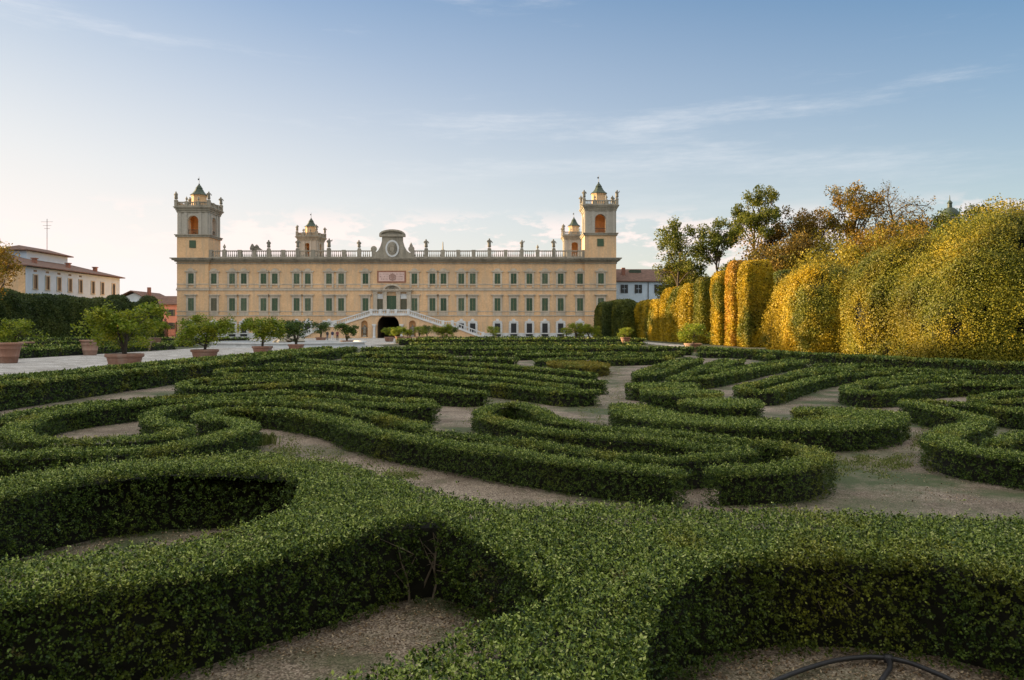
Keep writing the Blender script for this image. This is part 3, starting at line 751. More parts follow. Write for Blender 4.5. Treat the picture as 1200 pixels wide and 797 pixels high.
# towers -----------------------------------------------------------------
def arch_wall(mb, x0, x1, y0, y1, z0, z1, ax, aw, zs, m=0, axis='x'):
    """wall with one arched opening; built along x, or along y when axis = 'y'"""
    t = MB(); hw = aw/2
    t.box(x0, ax-hw, y0, y1, z0, z1); t.box(ax+hw, x1, y0, y1, z0, z1)
    arc = [(ax+hw*math.cos(a), zs+hw*math.sin(a)) for a in np.linspace(math.pi, 0, 11)]
    t.prism([(ax-hw, z1)] + arc + [(ax+hw, z1)], y0, y1)
    if axis == 'y': t.v = [(y, x, z) for x, y, z in t.v]; t.f = [tuple(reversed(q)) for q in t.f]
    o = len(mb.v); mb.v += t.v; mb.f += [tuple(i+o for i in q) for q in t.f]; mb.m += [m]*len(t.f)
def frame_rot(mb, cx, cy, rot):
    if rot:
        c, s = math.cos(rot), math.sin(rot)
        mb.v = [((x-cx)*c-(y-cy)*s+cx, (x-cx)*s+(y-cy)*c+cy, z) for x, y, z in mb.v]
def tower(cx, cy, hw, dz=0.0, rot=0.0, zbase=None):
    zb0 = ZC if zbase is None else zbase; z1 = fz(278)+dz; z2 = fz(246.5)+dz; z3 = fz(237)+dz; tk = .95
    def mk(mb, name, mat, par, sm=False): frame_rot(mb, cx, cy, rot); return mb.build(name, mat, par, smooth=sm)
    mb = MB(); mb.box(cx-hw, cx+hw, cy-hw, cy+hw, zb0+.01, z1)
    t = mk(mb, 'tower', M['ochre'], pal)
    mb = MB(); mb.box(cx-.72, cx+.72, cy-hw-.12, cy-hw-.003, fz(290.2)+dz-.1, fz(282)+dz); mk(mb, 'shutter', M['shutter'], t)
    mb = MB()
    for a, b, o in ((z1, z1+.35, .28), (z1+.35, z1+.55, .45)):
        mb.box(cx-hw-o, cx+hw+o, cy-hw-o, cy+hw+o, a, b)
    mk(mb, 'string_course', M['stone'], t); mb = MB()
    for a, b, o in ((z2-.5, z2-.1, .1), (z2-.1, z2+.3, .25), (z2+.3, z2+.55, .48), (z2+.55, z2+.72, .62)):
        mb.box(cx-hw-o, cx+hw+o, cy-hw-o, cy+hw+o, a, b)
    mk(mb, 'cornice', M['stone'], t)
    mb = MB(); aw = 2.35; zs = fz(259)+dz; h = hw-.12; za = z1+.56; zz = z2-.51
    arch_wall(mb, cx-h, cx+h, cy-h, cy-h+tk, za, zz, cx, aw, zs); mb.box(cx-h, cx+h, cy+h-tk, cy+h, za, zz)
    arch_wall(mb, cy-h+tk, cy+h-tk, cx-h, cx-h+tk, za, zz, cy, aw, zs, 0, 'y'); arch_wall(mb, cy-h+tk, cy+h-tk, cx+h-tk, cx+h, za, zz, cy, aw, zs, 0, 'y')
    for sx in (-1, 1):
        for p in (h-.42, h-1.75):
            X = cx+sx*p; mb.box(X-.32, X+.32, cy-h-.14, cy-h-.002, za, zz); Y = cy+sx*p
            mb.box(cx-h-.14, cx-h-.002, Y-.32, Y+.32, za, zz); mb.box(cx+h+.002, cx+h+.14, Y-.32, Y+.32, za, zz)
    mk(mb, 'belfry', M['belfry'], t)
    mb = MB(); q = h-tk-.004                                           # warm plaster lining with the same openings
    for s in (-1, 1):
        a, b = sorted((s*q, s*(q-.06)))
        (arch_wall(mb, cx-q, cx+q, cy+a, cy+b, za, zz-.004, cx, aw-.02, zs) if s < 0 else mb.box(cx-q, cx+q, cy+a, cy+b, za, zz-.004)); arch_wall(mb, cy-q+.07, cy+q-.07, cx+a, cx+b, za, zz-.004, cy, aw-.02, zs, 0, 'y')
    mk(mb, 'lining', M['inner'], t)
    mb = MB()
    for s in (-1, 1):
        mb.box(cx-aw/2, cx+aw/2, cy+s*(h-.3)-.03, cy+s*(h-.3)+.03, za+1.0, za+1.1)
        mb.box(cx+s*(h-.3)-.03, cx+s*(h-.3)+.03, cy-aw/2, cy+aw/2, za+1.0, za+1.1)
        for k in range(8):
            e = -aw/2+aw*(k+.5)/8; mb.box(cx+e-.03, cx+e+.03, cy+s*(h-.3)-.02, cy+s*(h-.3)+.02, za, za+1.0); mb.box(cx+s*(h-.3)-.02, cx+s*(h-.3)+.02, cy+e-.03, cy+e+.03, za, za+1.0)
    mk(mb, 'railing', M['iron'], t)
    mb = MB(); zr = z2+.73; o = hw+.12
    for s in (-1, 1):
        for z_a, z_b in ((zr, zr+.28), (z3-.2, z3)):
            mb.box(cx-o, cx+o, cy+s*o-.2, cy+s*o+.2, z_a, z_b); mb.box(cx+s*o-.2, cx+s*o+.2, cy-o+.21, cy+o-.21, z_a, z_b)
        for p in (-o, -o*.36, o*.36, o):
            mb.box(cx+p-.32, cx+p+.32, cy+s*o-.3, cy+s*o+.3, zr, z3+.06)
            if abs(p) < o*.9: mb.box(cx+s*o-.3, cx+s*o+.3, cy+p-.32, cy+p+.32, zr, z3+.06)
        for k in range(17):
            e = -o+2*o*(k+.5)/17; mb.box(cx+e-.09, cx+e+.09, cy+s*o-.09, cy+s*o+.09, zr+.2, z3-.1); mb.box(cx+s*o-.09, cx+s*o+.09, cy+e-.09, cy+e+.09, zr+.2, z3-.1)
    mk(mb, 'balustrade', M['stone'], t)
    zl = fz(226.5)+dz; mb = MB(); mb.lathe([(1.62, zr), (1.58, zl-.25), (1.72, zl-.25), (1.76, zl)], cx, cy, 8, rot=math.pi/8); mk(mb, 'lantern', M['ochre'], t)
    mb = MB(); mb.lathe([(1.98, zl+.01), (1.9, zl+.14), (1.4, zl+.5), (1.05, zl+.95), (.82, zl+1.4), (.68, zl+1.55), (.78, zl+1.65), (.62, zl+1.85), (.42, zl+2.15), (.28, zl+2.35), (.05, zl+2.5)], cx, cy, 8, rot=math.pi/8); rf = mk(mb, 'lantern_roof', M['copper'], t)
    mb = MB(); mb.lathe([(.05, zl+2.4), (.22, zl+2.55), (.05, zl+2.75), (.035, zl+4.0), (.02, zl+4.3)], cx, cy, 6); mb.box(cx-.3, cx+.05, cy-.015, cy+.015, zl+3.5, zl+3.85); mk(mb, 'finial', M['iron'], rf)
    return (cx, cy, hw, z3, zr, rot)
hwT = (TL1-XL)/2
T = [tower((XL+TL1)/2, D0-.45+hwT, hwT, 0), tower((TR0+XR)/2, D0-.45+hwT, hwT, .35)]
DR = 224.0
T += [tower(fx(361.5, DR), DR+3, 2.9, .1, R(-9), 14), tower(fx(673.5, DR), DR+3, 3.1, .3, 0, 14)]

# skin figures -------------------------------------------------------------
def figure(name, J, Ed, sub=1):
    me = bpy.data.meshes.new(name); keys = list(J)
    me.from_pydata([J[k][0] for k in keys], [(keys.index(a), keys.index(b)) for a, b in Ed], [])
    o = bpy.data.objects.new('temp', me); C.objects.link(o)
    sk = o.modifiers.new('s', 'SKIN'); sk.use_smooth_shade = True
    for i, k in enumerate(keys):
        r = J[k][1]; me.skin_vertices[0].data[i].radius = r if isinstance(r, tuple) else (r, r)
    me.skin_vertices[0].data[0].use_root = True
    sb = o.modifiers.new('b', 'SUBSURF'); sb.levels = sub; sb.render_levels = sub
    dg = bpy.context.evaluated_depsgraph_get(); out = bpy.data.meshes.new_from_object(o.evaluated_get(dg)); out.name = name
    bpy.data.objects.remove(o); return out
def stat_mesh(rd):
    a = rd.uniform(-.08, .08); up = rd.random() < .4
    J = {'p': ((0,0,.95), (.31,.27)), 'k': ((a*.5,0,.5), (.35,.30)), 'f': ((0,0,.06), (.40,.36)), 'c': ((a,0,1.35), (.31,.25)), 'n': ((a,0,1.60), .09), 'h': ((a+.02,-.02,1.78), .165), 't': ((a+.02,-.02,1.93), .09),
         's1': ((a-.24,0,1.48), .10), 'e1': ((a-.36,-.05,1.20), .085), 'w1': ((a-.22,-.2,1.05), .065), 's2': ((a+.24,0,1.48), .10), 'e2': ((a+.42,-.03,1.35 if up else 1.2), .085), 'w2': ((a+.46,-.1,1.72 if up else .95), .065)}
    return figure('statue', J, [('p','k'),('k','f'),('p','c'),('c','n'),('n','h'),('h','t'),('c','s1'),('s1','e1'),('e1','w1'),('c','s2'),('s2','e2'),('e2','w2')])
rdS = random.Random(3); SM = [stat_mesh(rdS) for _ in range(4)]
M['statue'] = stucco('lichened_statue_stone', (.235,.215,.175), (.11,.105,.085))
for s in SM: s.materials.append(M['statue'])
def statue(x, y, z, label, group, sc=1.0, i=0, rot=0):
    o = thing('statue', label, 'statue', (x, y, z), group)
    mb = MB(); mb.box(x-.36*sc, x+.36*sc, y-.36*sc, y+.36*sc, z, z+.25*sc); mb.box(x-.28*sc, x+.28*sc, y-.28*sc, y+.28*sc, z+.25*sc, z+.42*sc)
    mb.build('pedestal', M['stone'], o)
    f = link('robed_figure', SM[i % 4], o); f.location = (0, 0, .40*sc); f.scale = (sc*1.3, sc*1.3, sc); f.rotation_euler = (0, 0, rot)
    return o
def urn(x, y, z, label, group, sc=1.0):
    mb = MB(); mb.lathe([(.26*sc, z), (.26*sc, z+.12*sc), (.10*sc, z+.2*sc), (.12*sc, z+.3*sc), (.33*sc, z+.6*sc), (.30*sc, z+.85*sc), (.16*sc, z+.95*sc), (.22*sc, z+1.0*sc), (.1*sc, z+1.15*sc), (.03*sc, z+1.35*sc)], x, y, 10)
    return tag(mb.build('urn', M['stone'], None, (x, y, z)), label, 'urn', group)
zP = fz(293.6)+.125
for k, (q, lb) in enumerate(((315, 'stone statue on the left roof balustrade beside the scroll group'), (349, 'stone statue on the balustrade just left of the small rear belfry'), (385.4, 'stone statue on the balustrade right of the small rear belfry'),
        (421, 'stone statue on the left balustrade nearest the crested attic'), (499.5, 'first stone statue on the balustrade right of the crested attic'), (573.5, 'stone statue on the balustrade halfway along the right wing'),
        (611.5, 'gesturing stone statue right of the midpoint of the right balustrade'), (649, 'slim stone statue close to the right rear belfry'))):
    statue(fx(q), D0+.03, zP, lb, 'statues along the roof balustrade', .95+.08*(k % 3), k, .3*(k % 3-1))
urn(fx(630), D0+.03, zP, 'small stone urn between two statues on the right balustrade', 'urns along the roof balustrade', .9)
urn(fx(263), D0+.03, zP, 'squat stone urn on the balustrade beside the left tower', 'urns along the roof balustrade', 1.0)
urn(fx(481.8), D0+.03, zP+.2, 'stone urn just right of the crested attic', 'urns along the roof balustrade', 1.1)
mb = MB(); x = fx(519); mb.lathe([(.22, zP), (.15, zP+.3), (.10, zP+1.6), (.02, zP+1.9)], x, D0+.03, 4); tag(mb.build('spike', M['stone'], None, (x, D0, zP)), 'thin stone spike on the balustrade right of the attic', 'spike')
sc_pts = [(293.5,294.6),(294,291.2),(295.6,290.4),(295,287),(296,285.8),(297.6,288.6),(298.6,290.2),(300.2,290),(300.4,288.2),(301.3,287.2),(302.4,288.6),(303.6,290.2),(305.8,291.8),(307.5,294.6)]
mb = MB(); mb.prism([(fx(x), max(zP, fz(z))) for x, z in sc_pts], D0-.35, D0+.35)
mb.lathe([(.1, fz(291)), (.42, fz(290)), (.5, fz(289)), (.25, fz(287.4)), (.05, fz(286.6))], fx(301), D0-.1, 8); mb.lathe([(.5, zP), (.6, zP+.4), (.4, zP+.9), (.1, zP+1.3)], fx(296), D0-.1, 8)
tag(mb.build('carved_group', M['statue'], None, (fx(300), D0, zP)), 'dark carved stone group like a broken gable on the left roof balustrade', 'carving')
tn = ('left front tower', 'right front tower', 'left rear belfry', 'right rear belfry')
for i, (cx, cy, hw, z3, zr, rot) in enumerate(T):
    o = hw+.12
    for j, (sx, sy, nm) in enumerate(((-1,-1,'front left'), (1,-1,'front right'), (-1,1,'back left'), (1,1,'back right'))):
        dx, dy = sx*o*math.cos(rot)-sy*o*math.sin(rot), sx*o*math.sin(rot)+sy*o*math.cos(rot)
        statue(cx+dx, cy+dy, z3+.065, 'stone statue on the %s corner of the %s' % (nm, tn[i]), 'statues on the tower corners', .95, i+j, .4*sx)
    for sx in (-1, 1):
        dx, dy = sx*o*.36*math.cos(rot)+o*math.sin(rot), sx*o*.36*math.sin(rot)-o*math.cos(rot)
        urn(cx+dx, cy+dy, z3+.065, 'stone urn on the %s front rail of the %s' % ('left' if sx < 0 else 'right', tn[i]), 'urns on the tower rails', .85)

# double staircase ----------------------------------------------------------
DS = D0-4.6
def sxp(q): return fx(q, DS)
def szp(q): return fz(q, DS)
st = thing('double_staircase', 'double ramp staircase with white balustrade over a dark archway', 'staircase', (AX, DS, 0))
acx = sxp(454.9); aw = sxp(600+26)-0; zs = szp(381.6)
LX, RX = sxp(435), sxp(478.5); zl = szp(368.9)
mb = MB(); arch_wall(mb, LX, RX, DS, DS+.8, 0, zl, acx, aw, zs)
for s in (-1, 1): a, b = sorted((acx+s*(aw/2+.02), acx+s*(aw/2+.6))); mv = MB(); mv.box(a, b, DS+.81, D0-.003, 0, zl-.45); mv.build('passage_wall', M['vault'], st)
for q, s in ((-1, 0), (1, 0)):
    nx = sxp(427) if q < 0 else sxp(483.3)
    ed = LX if q < 0 else RX
    far = sxp(354) if q < 0 else sxp(566); m1 = sxp(393) if q < 0 else sxp(519); m2 = sxp(380) if q < 0 else sxp(530)
    zA = szp(382.2)
    hw = .72; a0, a1 = nx-hw, nx+hw
    # masonry under the ramp, niche left open
    def ztop(x): 
        t = (x-ed)/(m1-ed); return zl+(zA-zl)*max(0, min(1, t))
    def pr(xa, xb): 
        xa, xb = min(xa, xb), max(xa, xb); mb.prism([(xa, 0), (xb, 0), (xb, ztop(xb)), (xa, ztop(xa))], DS, DS+.8)
    e1, e2 = (a1, a0) if q < 0 else (a0, a1)
    pr(ed, e1); pr(e2, m1)
    zn = szp(379.5); arc = [(nx+hw*math.cos(a), zn+hw*math.sin(a)) for a in np.linspace(math.pi, 0, 9)]
    mb.prism([(a0, ztop(a0))] + arc + [(a1, ztop(a1))], DS, DS+.8); mb.box(a0, a1, DS, DS+.8, 0, .25)
    mb.box(min(m1, m2), max(m1, m2), DS, DS+.8, 0, zA); xa, xb = min(m2, far), max(m2, far)
    mb.prism([(xa, 0), (xb, 0), (xb, zA if q < 0 else .1), (xa, .1 if q < 0 else zA)], DS, DS+.8)
wl = mb.build('wall', M['ochre'], st)
mb = MB()
for nx in (sxp(427), sxp(483.3)): mb.box(nx-.74, nx+.74, DS+.81, DS+.9, .25, szp(374))
mb.build('niche', M['stucco_dark'] if 'stucco_dark' in M else M['inner'], st)
mb = MB(); mb.box(LX, acx-aw/2, DS+.81, D0-.76, zl-.4, zl); mb.box(LX, RX, DS+.81, D0-1.05, zl-.02, zl+.02)
mb.build('landing', M['marble'], st)
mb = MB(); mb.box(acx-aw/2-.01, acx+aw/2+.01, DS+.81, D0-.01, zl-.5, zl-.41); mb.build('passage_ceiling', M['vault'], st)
bl = MB()
def rail(mb, xa, za, xb, zb_, y, n):
    for h0, h1, wd in ((-.18, .30, .22), (.90, 1.10, .22)):
        lo, hi = ((xa, za), (xb, zb_)) if xa < xb else ((xb, zb_), (xa, za))
        mb.prism([(lo[0], lo[1]+h0), (hi[0], hi[1]+h0), (hi[0], hi[1]+h1), (lo[0], lo[1]+h1)], y-wd, y+wd)
    for k in range(n):
        t = (k+.5)/n; x = xa+(xb-xa)*t; z = za+(zb_-za)*t
        mb.lathe([(.06, z+.2), (.12, z+.4), (.06, z+.75), (.09, z+.93)], x, y, 5)
for q in (-1, 1):
    rp = MB()
    ed = LX if q < 0 else RX; m1 = sxp(393) if q < 0 else sxp(519); m2 = sxp(380) if q < 0 else sxp(530); far = sxp(354) if q < 0 else sxp(566); zA = szp(382.2)
    for xa, za, xb, zb_, n in ((ed, zl, m1, zA, 16), (m1, zA, m2, zA, 4), (m2, zA, far, .1, 12)):
        rail(bl, xa, za, xb, zb_, DS-.03, n)
        for k in range(12):
            t0, t1 = k/12, (k+1)/12; a, b = xa+(xb-xa)*t0, xa+(xb-xa)*t1; z = za+(zb_-za)*t0
            rp.box(min(a, b), max(a, b), DS+.81, D0-1.2, max(.02, z-.3), z)
    rp.build('steps', M['marble'], st)
    for X, Z in ((ed, zl), (m1, zA), (m2, zA), (far, .1)): bl.box(X-.3, X+.3, DS-.33, DS+.27, Z+.01, Z+1.25)
rail(bl, LX, zl, RX, zl, DS-.035, 18)
for q in (446, 455, 464): X = sxp(q); bl.box(X-.3, X+.3, DS-.3, DS+.24, zl+.012, zl+1.2)
bl.build('balustrade', M['marble'], st)
for s in (-1, 1): mb = MB(); X = acx+s*(aw/2+.55); mb.lathe([(.36, 0), (.36, .3), (.28, .35), (.25, zs-.4), (.36, zs-.2), (.36, zs)], X, DS-.45, 12); mb.box(X-.4, X+.4, DS-.9, DS-.003, zs, zs+.3); mb.build('column', M['marble'], st)
for nx, lb in ((sxp(427), 'stone statue in the niche left of the archway'), (sxp(483.3), 'stone statue in the niche right of the archway')):
    statue(nx, DS+.42, .26, lb, 'niche statues under the staircase', 1.12, 1)

# ------------------------------------------------------------------ neighbouring buildings
def gable(mb, x0, x1, y0, y1, ze, zr, ov=.6, axis='y', hip=0.0, m=0):
    """pitched roof with thickness; ridge along y or x"""
    if axis == 'y':
        xm = (x0+x1)/2; a = [(x0-ov, y0-ov, ze), (xm, y0-ov+hip, zr), (x1+ov, y0-ov, ze), (x0-ov, y1+ov, ze), (xm, y1+ov-hip, zr), (x1+ov, y1+ov, ze)]
    else:
        ym = (y0+y1)/2; a = [(x0-ov, y1+ov, ze), (x0-ov+hip, ym, zr), (x0-ov, y0-ov, ze), (x1+ov, y1+ov, ze), (x1+ov-hip, ym, zr), (x1+ov, y0-ov, ze)]
    v = a + [(x, y, z+.22) for x, y, z in a]
    ends = [(6,8,7), (9,10,11), (0,1,2), (3,5,4), (0,2,8,6), (3,9,11,5)] if hip > .01 else [(0,1,7,6), (1,2,8,7), (3,9,10,4), (4,10,11,5)]
    mb.add(v, [(6,7,10,9), (7,8,11,10), (0,3,4,1), (1,4,5,2), (0,6,9,3), (2,5,11,8)] + ends, m)
lb_ = thing('villa', 'long white building with brown hipped roof behind the dark left hedge', 'building', (-105, 168, 0))
mb = MB(); mb.box(-118, -95, 150, 186, 0, 14.2); mb.build('wall', M['white'], lb_)
mb = MB(); mb.box(-118, -95.02, 149.9, 149.995, 0, 14.1); mb.build('end_wall', M['ochre'], lb_)
mb = MB(); gable(mb, -118, -95, 150, 186, 14.25, 17.6, .9, 'y', 9); r_ = mb.build('roof', M['tiles'], lb_)
mb = MB(); mb.box(-109, -103, 163, 178, 15, 18.6); at2 = mb.build('roof_block', M['white'], lb_)
mb = MB(); gable(mb, -109, -103, 163, 178, 18.6, 19.8, .9, 'y', 3); mb.build('block_roof', M['tiles'], at2)
for y in (158, 170, 181):
    mb = MB(); mb.box(-98.6, -97.9, y-.4, y+.4, 14.9, 16.4); mb.box(-98.75, -97.75, y-.55, y+.55, 16.4, 16.6); mb.build('chimney', M['brick'], r_)
for k, y in enumerate((153, 157, 161, 165, 169, 174, 178, 183)):
    for z0, z1, op in ((10.2, 12.7, k < 5), (5.6, 8.1, False)):
        mb = MB(); s = .16
        mb.box(-94.995, -94.85, y-.8, y-.55, z0-.2, z1+.2); mb.box(-94.995, -94.85, y+.55, y+.8, z0-.2, z1+.2); mb.box(-94.995, -94.86, y-.55, y+.55, z1, z1+.2); mb.box(-94.995, -94.8, y-.9, y+.9, z0-.35, z0-.2)
        wn = mb.build('window', M['trim'], lb_)
        g = MB(); g.box(-94.993, -94.95, y-.55, y+.55, z0-.2, z1); g.build('pane', M['dark'], wn)
        for s in (-1, 1):
            g = MB(); a, b = sorted((y+s*.28, y+s*.55)); g.box(-94.94, -94.88, a, b, z0-.18, z1-.02); g.build('shutter', M['iron'], wn)
        if op:
            g = MB(); g.box(-94.993, -94.95, y-.5, y+.5, 13.35, 13.75); g.build('attic_opening', M['dark'], wn)
mb = MB(); mb.tube([(-112, 185, 18), (-112, 185, 28.5)], .06, 5)
for z, l in ((27.8, 1.4), (26.9, 1.0), (26.2, .7)): mb.tube([(-112-l, 185, z), (-112+l, 185, z)], .035, 4)
tag(mb.build('antenna', M['iron'], None, (-112, 185, 18)), 'tall thin aerial mast above the white building roof', 'antenna')
lw = thing('villa', 'tall brown-roofed wing rising behind the white building at far left', 'building', (-126, 158, 0))
mb = MB(); mb.box(-134, -119, 151, 168, 0, 17); mb.build('wall', M['white'], lw)
mb = MB(); gable(mb, -134, -119, 151, 168, 17, 20.6, 1, 'x', 5); mb.build('roof', M['tiles'], lw)
hs = thing('house', 'pink house with tiled roof beside the palace left tower', 'house', (-93.5, 214, 0))
mb = MB(); mb.box(-99.5, -80, 210, 220, 0, 8.6); mb.build('wall', M['pink'], hs)
mb = MB(); gable(mb, -99.5, -80, 210, 220, 8.6, 11, .6, 'x', 0); mb.build('roof', M['tiles'], hs)
for x in (-96.5, -93.2, -89.8):
    for z in (2.0, 5.6):
        mb = MB(); mb.box(x-.55, x+.55, 209.9, 209.995, z, z+1.7); wn = mb.build('window', M['dark'], hs)
        for s in (-1, 1): g = MB(); a, b = sorted((x+s*.58, x+s*1.05)); g.box(a, b, 209.86, 209.99, z, z+1.7); g.build('shutter', M['shutter_faded'], wn)
h2 = thing('house', 'white gabled house left of the pink house', 'house', (-106, 222, 0))
mb = MB(); mb.prism([(-113, 0), (-100.5, 0), (-100.5, 9), (-106, 12.2), (-113, 9.4)], 216, 232); mb.build('wall', M['white'], h2)
mb = MB(); gable(mb, -113, -100.5, 215.6, 232, 9.3, 12.6, .7, 'y', 0); r2 = mb.build('roof', M['tiles'], h2)
mb = MB(); mb.box(-105, -104.2, 221, 221.8, 11.5, 14); mb.build('chimney', M['brick'], r2)
for x in (-110, -104): g = MB(); g.box(x-.55, x+.55, 215.9, 215.995, 4.5, 6.3); g.build('window', M['dark'], h2)
gt = thing('garden_gate', 'dark iron gate between brick pillars left of the palace', 'gate', (-77.5, 172, 0))
for x in (-80.8, -77.6, -74.8): mb = MB(); mb.box(x-.4, x+.4, 171.6, 172.4, 0, 3.4); mb.lathe([(.5, 3.4), (.5, 3.55), (.2, 3.8), (.3, 4.1), (.05, 4.4)], x, 172, 8); mb.build('pillar', M['brick'], gt)
mb = MB()
for k in range(22): x = -80.3+k*.24; mb.box(x-.025, x+.025, 171.97, 172.03, .1, 3.2+.3*math.sin(k*.5))
mb.box(-80.4, -75.2, 171.98, 172.02, .5, .58); mb.box(-80.4, -75.2, 171.98, 172.02, 2.6, 2.68); mb.build('bars', M['iron'], gt)
rb = thing('annexe', 'white two-storey annexe with brown roof right of the palace', 'building', (31, 186, 0))
mb = MB(); mb.box(XR+.2, 44, 180, 194, 0, fz(330.4, 180)); mb.build('wall', M['white'], rb)
mb = MB(); gable(mb, XR+.2, 44, 180, 194, fz(330.4, 180), fz(316.5, 187), .5, 'x', 0); r3 = mb.build('roof', M['tiles'], rb)
mb = MB(); mb.box(26.2, 27, 183, 184, 13.6, 16.6); mb.build('chimney', M['brick'], r3)
mb = MB(); mb.box(28.2, 31, 184.5, 186, 14.6, 16.2); mb.build('skylight', M['copper'], r3)
mb = MB(); mb.tube([(fx(759.5,180), 179.85, .2), (fx(759.5,180), 179.85, fz(330.5,180)-.1)], .09, 6); mb.build('drainpipe', M['iron'], rb)
for q in (731.5, 748, 771, 788):
    for zt_, zb_ in ((333.6, 343.4), (354.2, 363.8)):
        x = fx(q, 180); g = MB(); z0, z1 = fz(zb_, 180), fz(zt_, 180)
        g.box(x-.85, x+.85, 179.9, 179.995, z0, z1); wn = g.build('window', M['dark'], rb)
        g = MB(); g.box(x-.03, x+.03, 179.86, 179.898, z0, z1); g.box(x-.8, x+.8, 179.87, 179.896, (z0+z1)/2-.04, (z0+z1)/2+.04); g.build('glazing_bar', M['white'], wn)
        for s in (-1, 1): g = MB(); a, b = sorted((x+s*.45, x+s*.85)); g.box(a, b, 179.84, 179.858, z0, z1); g.build('shutter', M['iron'], wn)
# church dome beyond the trees
XD, YD = (1113-600)*170/900, 170
dm = thing('domed_church', 'small green church dome with lantern peeping over the right trees', 'church', (XD, YD, 0))
mb = MB(); mb.box(XD-3.4, XD+3.4, YD-3.4, YD+3.4, 0, 22.5); mb.lathe([(2.3, 22.5), (2.2, 26.0), (2.5, 26.1), (2.5, 26.5)], XD, YD, 12); mb.build('drum', M['stone'], dm)
mb = MB(); mb.lathe([(2.1, 26.51), (2.0, 27.2), (1.65, 28.0), (1.05, 28.6), (.5, 28.85)], XD, YD, 14); mb.build('dome', M['copper'], dm, smooth=True)
mb = MB(); mb.lathe([(.5, 28.85), (.45, 29.7), (.62, 29.8), (.45, 30.1), (.12, 30.5), (.05, 31.6)], XD, YD, 8); mb.build('lantern', M['copper'], dm)

# ------------------------------------------------------------------ fountain basin, people, hose
fc = (-24.4, 84.5)
ft = thing('fountain', 'round pale stone fountain basin with a rocky mound in the avenue', 'fountain', (fc[0], fc[1], 0))
mb = MB(); n = 48; prof = [(8.3, 0), (8.3, .12), (8.1, .14), (8.05, .42), (8.3, .45), (8.3, .58), (7.7, .58), (7.7, .1)]
vsx = []; fs = []
for r, z in prof: vsx += [(fc[0]+r*math.cos(2*math.pi*k/n), fc[1]+r*math.sin(2*math.pi*k/n), z) for k in range(n)]
for i in range(len(prof)-1): fs += [(i*n+k, i*n+(k+1) % n, (i+1)*n+(k+1) % n, (i+1)*n+k) for k in range(n)]
mb.add(vsx, fs); mb.build('basin', M['marble'], ft)
mb = MB(); mb.add([(fc[0]+7.69*math.cos(2*math.pi*k/n), fc[1]+7.69*math.sin(2*math.pi*k/n), .35) for k in range(n)], [tuple(range(n))]); mb.build('water', M['water'], ft)
mb = MB(); rd = random.Random(4)
for k in range(26):
    a = rd.uniform(0, 6.28); r = rd.uniform(0, 1.7); s = rd.uniform(.3, .6); zc = .3+(1.9-r)*.55
    mb.lathe([(.02, zc-s*.8), (s*.8, zc-s*.3), (s, zc+.1*s), (s*.55, zc+.5*s), (.03, zc+.6*s)], fc[0]+r*math.cos(a), fc[1]+r*math.sin(a), 7, rot=a)
mb.build('rock_mound', M['stone'], ft)

def person(px, d, h, top, bottom, label, rot=0, stride=.12, seed=1):
    s = h/1.72; x = (px-600)*d/F; rd = random.Random(seed)
    J = {'pel': ((0,0,.95), (.15,.11)), 'wa': ((0,0,1.12), (.14,.10)), 'ch': ((0,0,1.33), (.17,.115)), 'ne': ((0,0,1.48), .055), 'he': ((0,-.015,1.60), (.078,.09)), 'ht': ((0,-.005,1.69), (.06,.07)), 'no': ((0,-.10,1.60), .015),
         's1': ((-.18,0,1.41), .062), 'e1': ((-.23,.02,1.12), .048), 'w1': ((-.22,-.08,.88), .035), 'f1': ((-.21,-.11,.78), .028), 's2': ((.18,0,1.41), .062), 'e2': ((.23,.02,1.12), .048), 'w2': ((.21,-.10,.90), .035), 'f2': ((.20,-.13,.80), .028),
         'h1': ((-.09,0,.88), .095), 'k1': ((-.10,-stride*.6,.49), .068), 'a1': ((-.10,-stride,.08), .045), 't1': ((-.11,-stride-.16,.04), .038), 'h2': ((.09,0,.88), .095), 'k2': ((.10,stride*.3,.49), .068), 'a2': ((.10,stride,.08), .045), 't2': ((.11,stride-.16,.04), .038)}
    me = figure('person', J, [('pel','wa'),('wa','ch'),('ch','ne'),('ne','he'),('he','ht'),('he','no'),('ch','s1'),('s1','e1'),('e1','w1'),('w1','f1'),('ch','s2'),('s2','e2'),('e2','w2'),('w2','f2'),('pel','h1'),('h1','k1'),('k1','a1'),('a1','t1'),('pel','h2'),('h2','k2'),('k2','a2'),('a2','t2')], 2)
    for m in (M['skin'], M[top], M[bottom], M['cloth_dark'], M['hair']): me.materials.append(m)
    for p in me.polygons:
        c = p.center; side = abs(c.x) > .165
        if c.z > 1.62 or (c.z > 1.54 and c.y > .03): i = 4
        elif c.z > 1.47: i = 0
        elif side and c.z < 1.05: i = 0
        elif c.z > .93: i = 1
        elif c.z > .085: i = 2
        else: i = 3
        p.material_index = i
    o = link('person', me, None, (x, d, 0)); o.scale = (s, s, s); o.rotation_euler = (0, 0, rot)
    return tag(o, label, 'person', 'visitors near the palace')
person(383.6, 128, 1.68, 'cloth_dark', 'cloth_grey', 'person in dark clothes, leftmost of the three visitors', .6, .1, 1)
person(389.6, 126, 1.74, 'cloth_navy', 'cloth_white', 'person in navy top and white trousers among the visitors', -.3, .14, 2)
person(395.4, 126.5, 1.72, 'cloth_red', 'cloth_dark', 'person in dark red top, rightmost of the three visitors', .2, .08, 3)

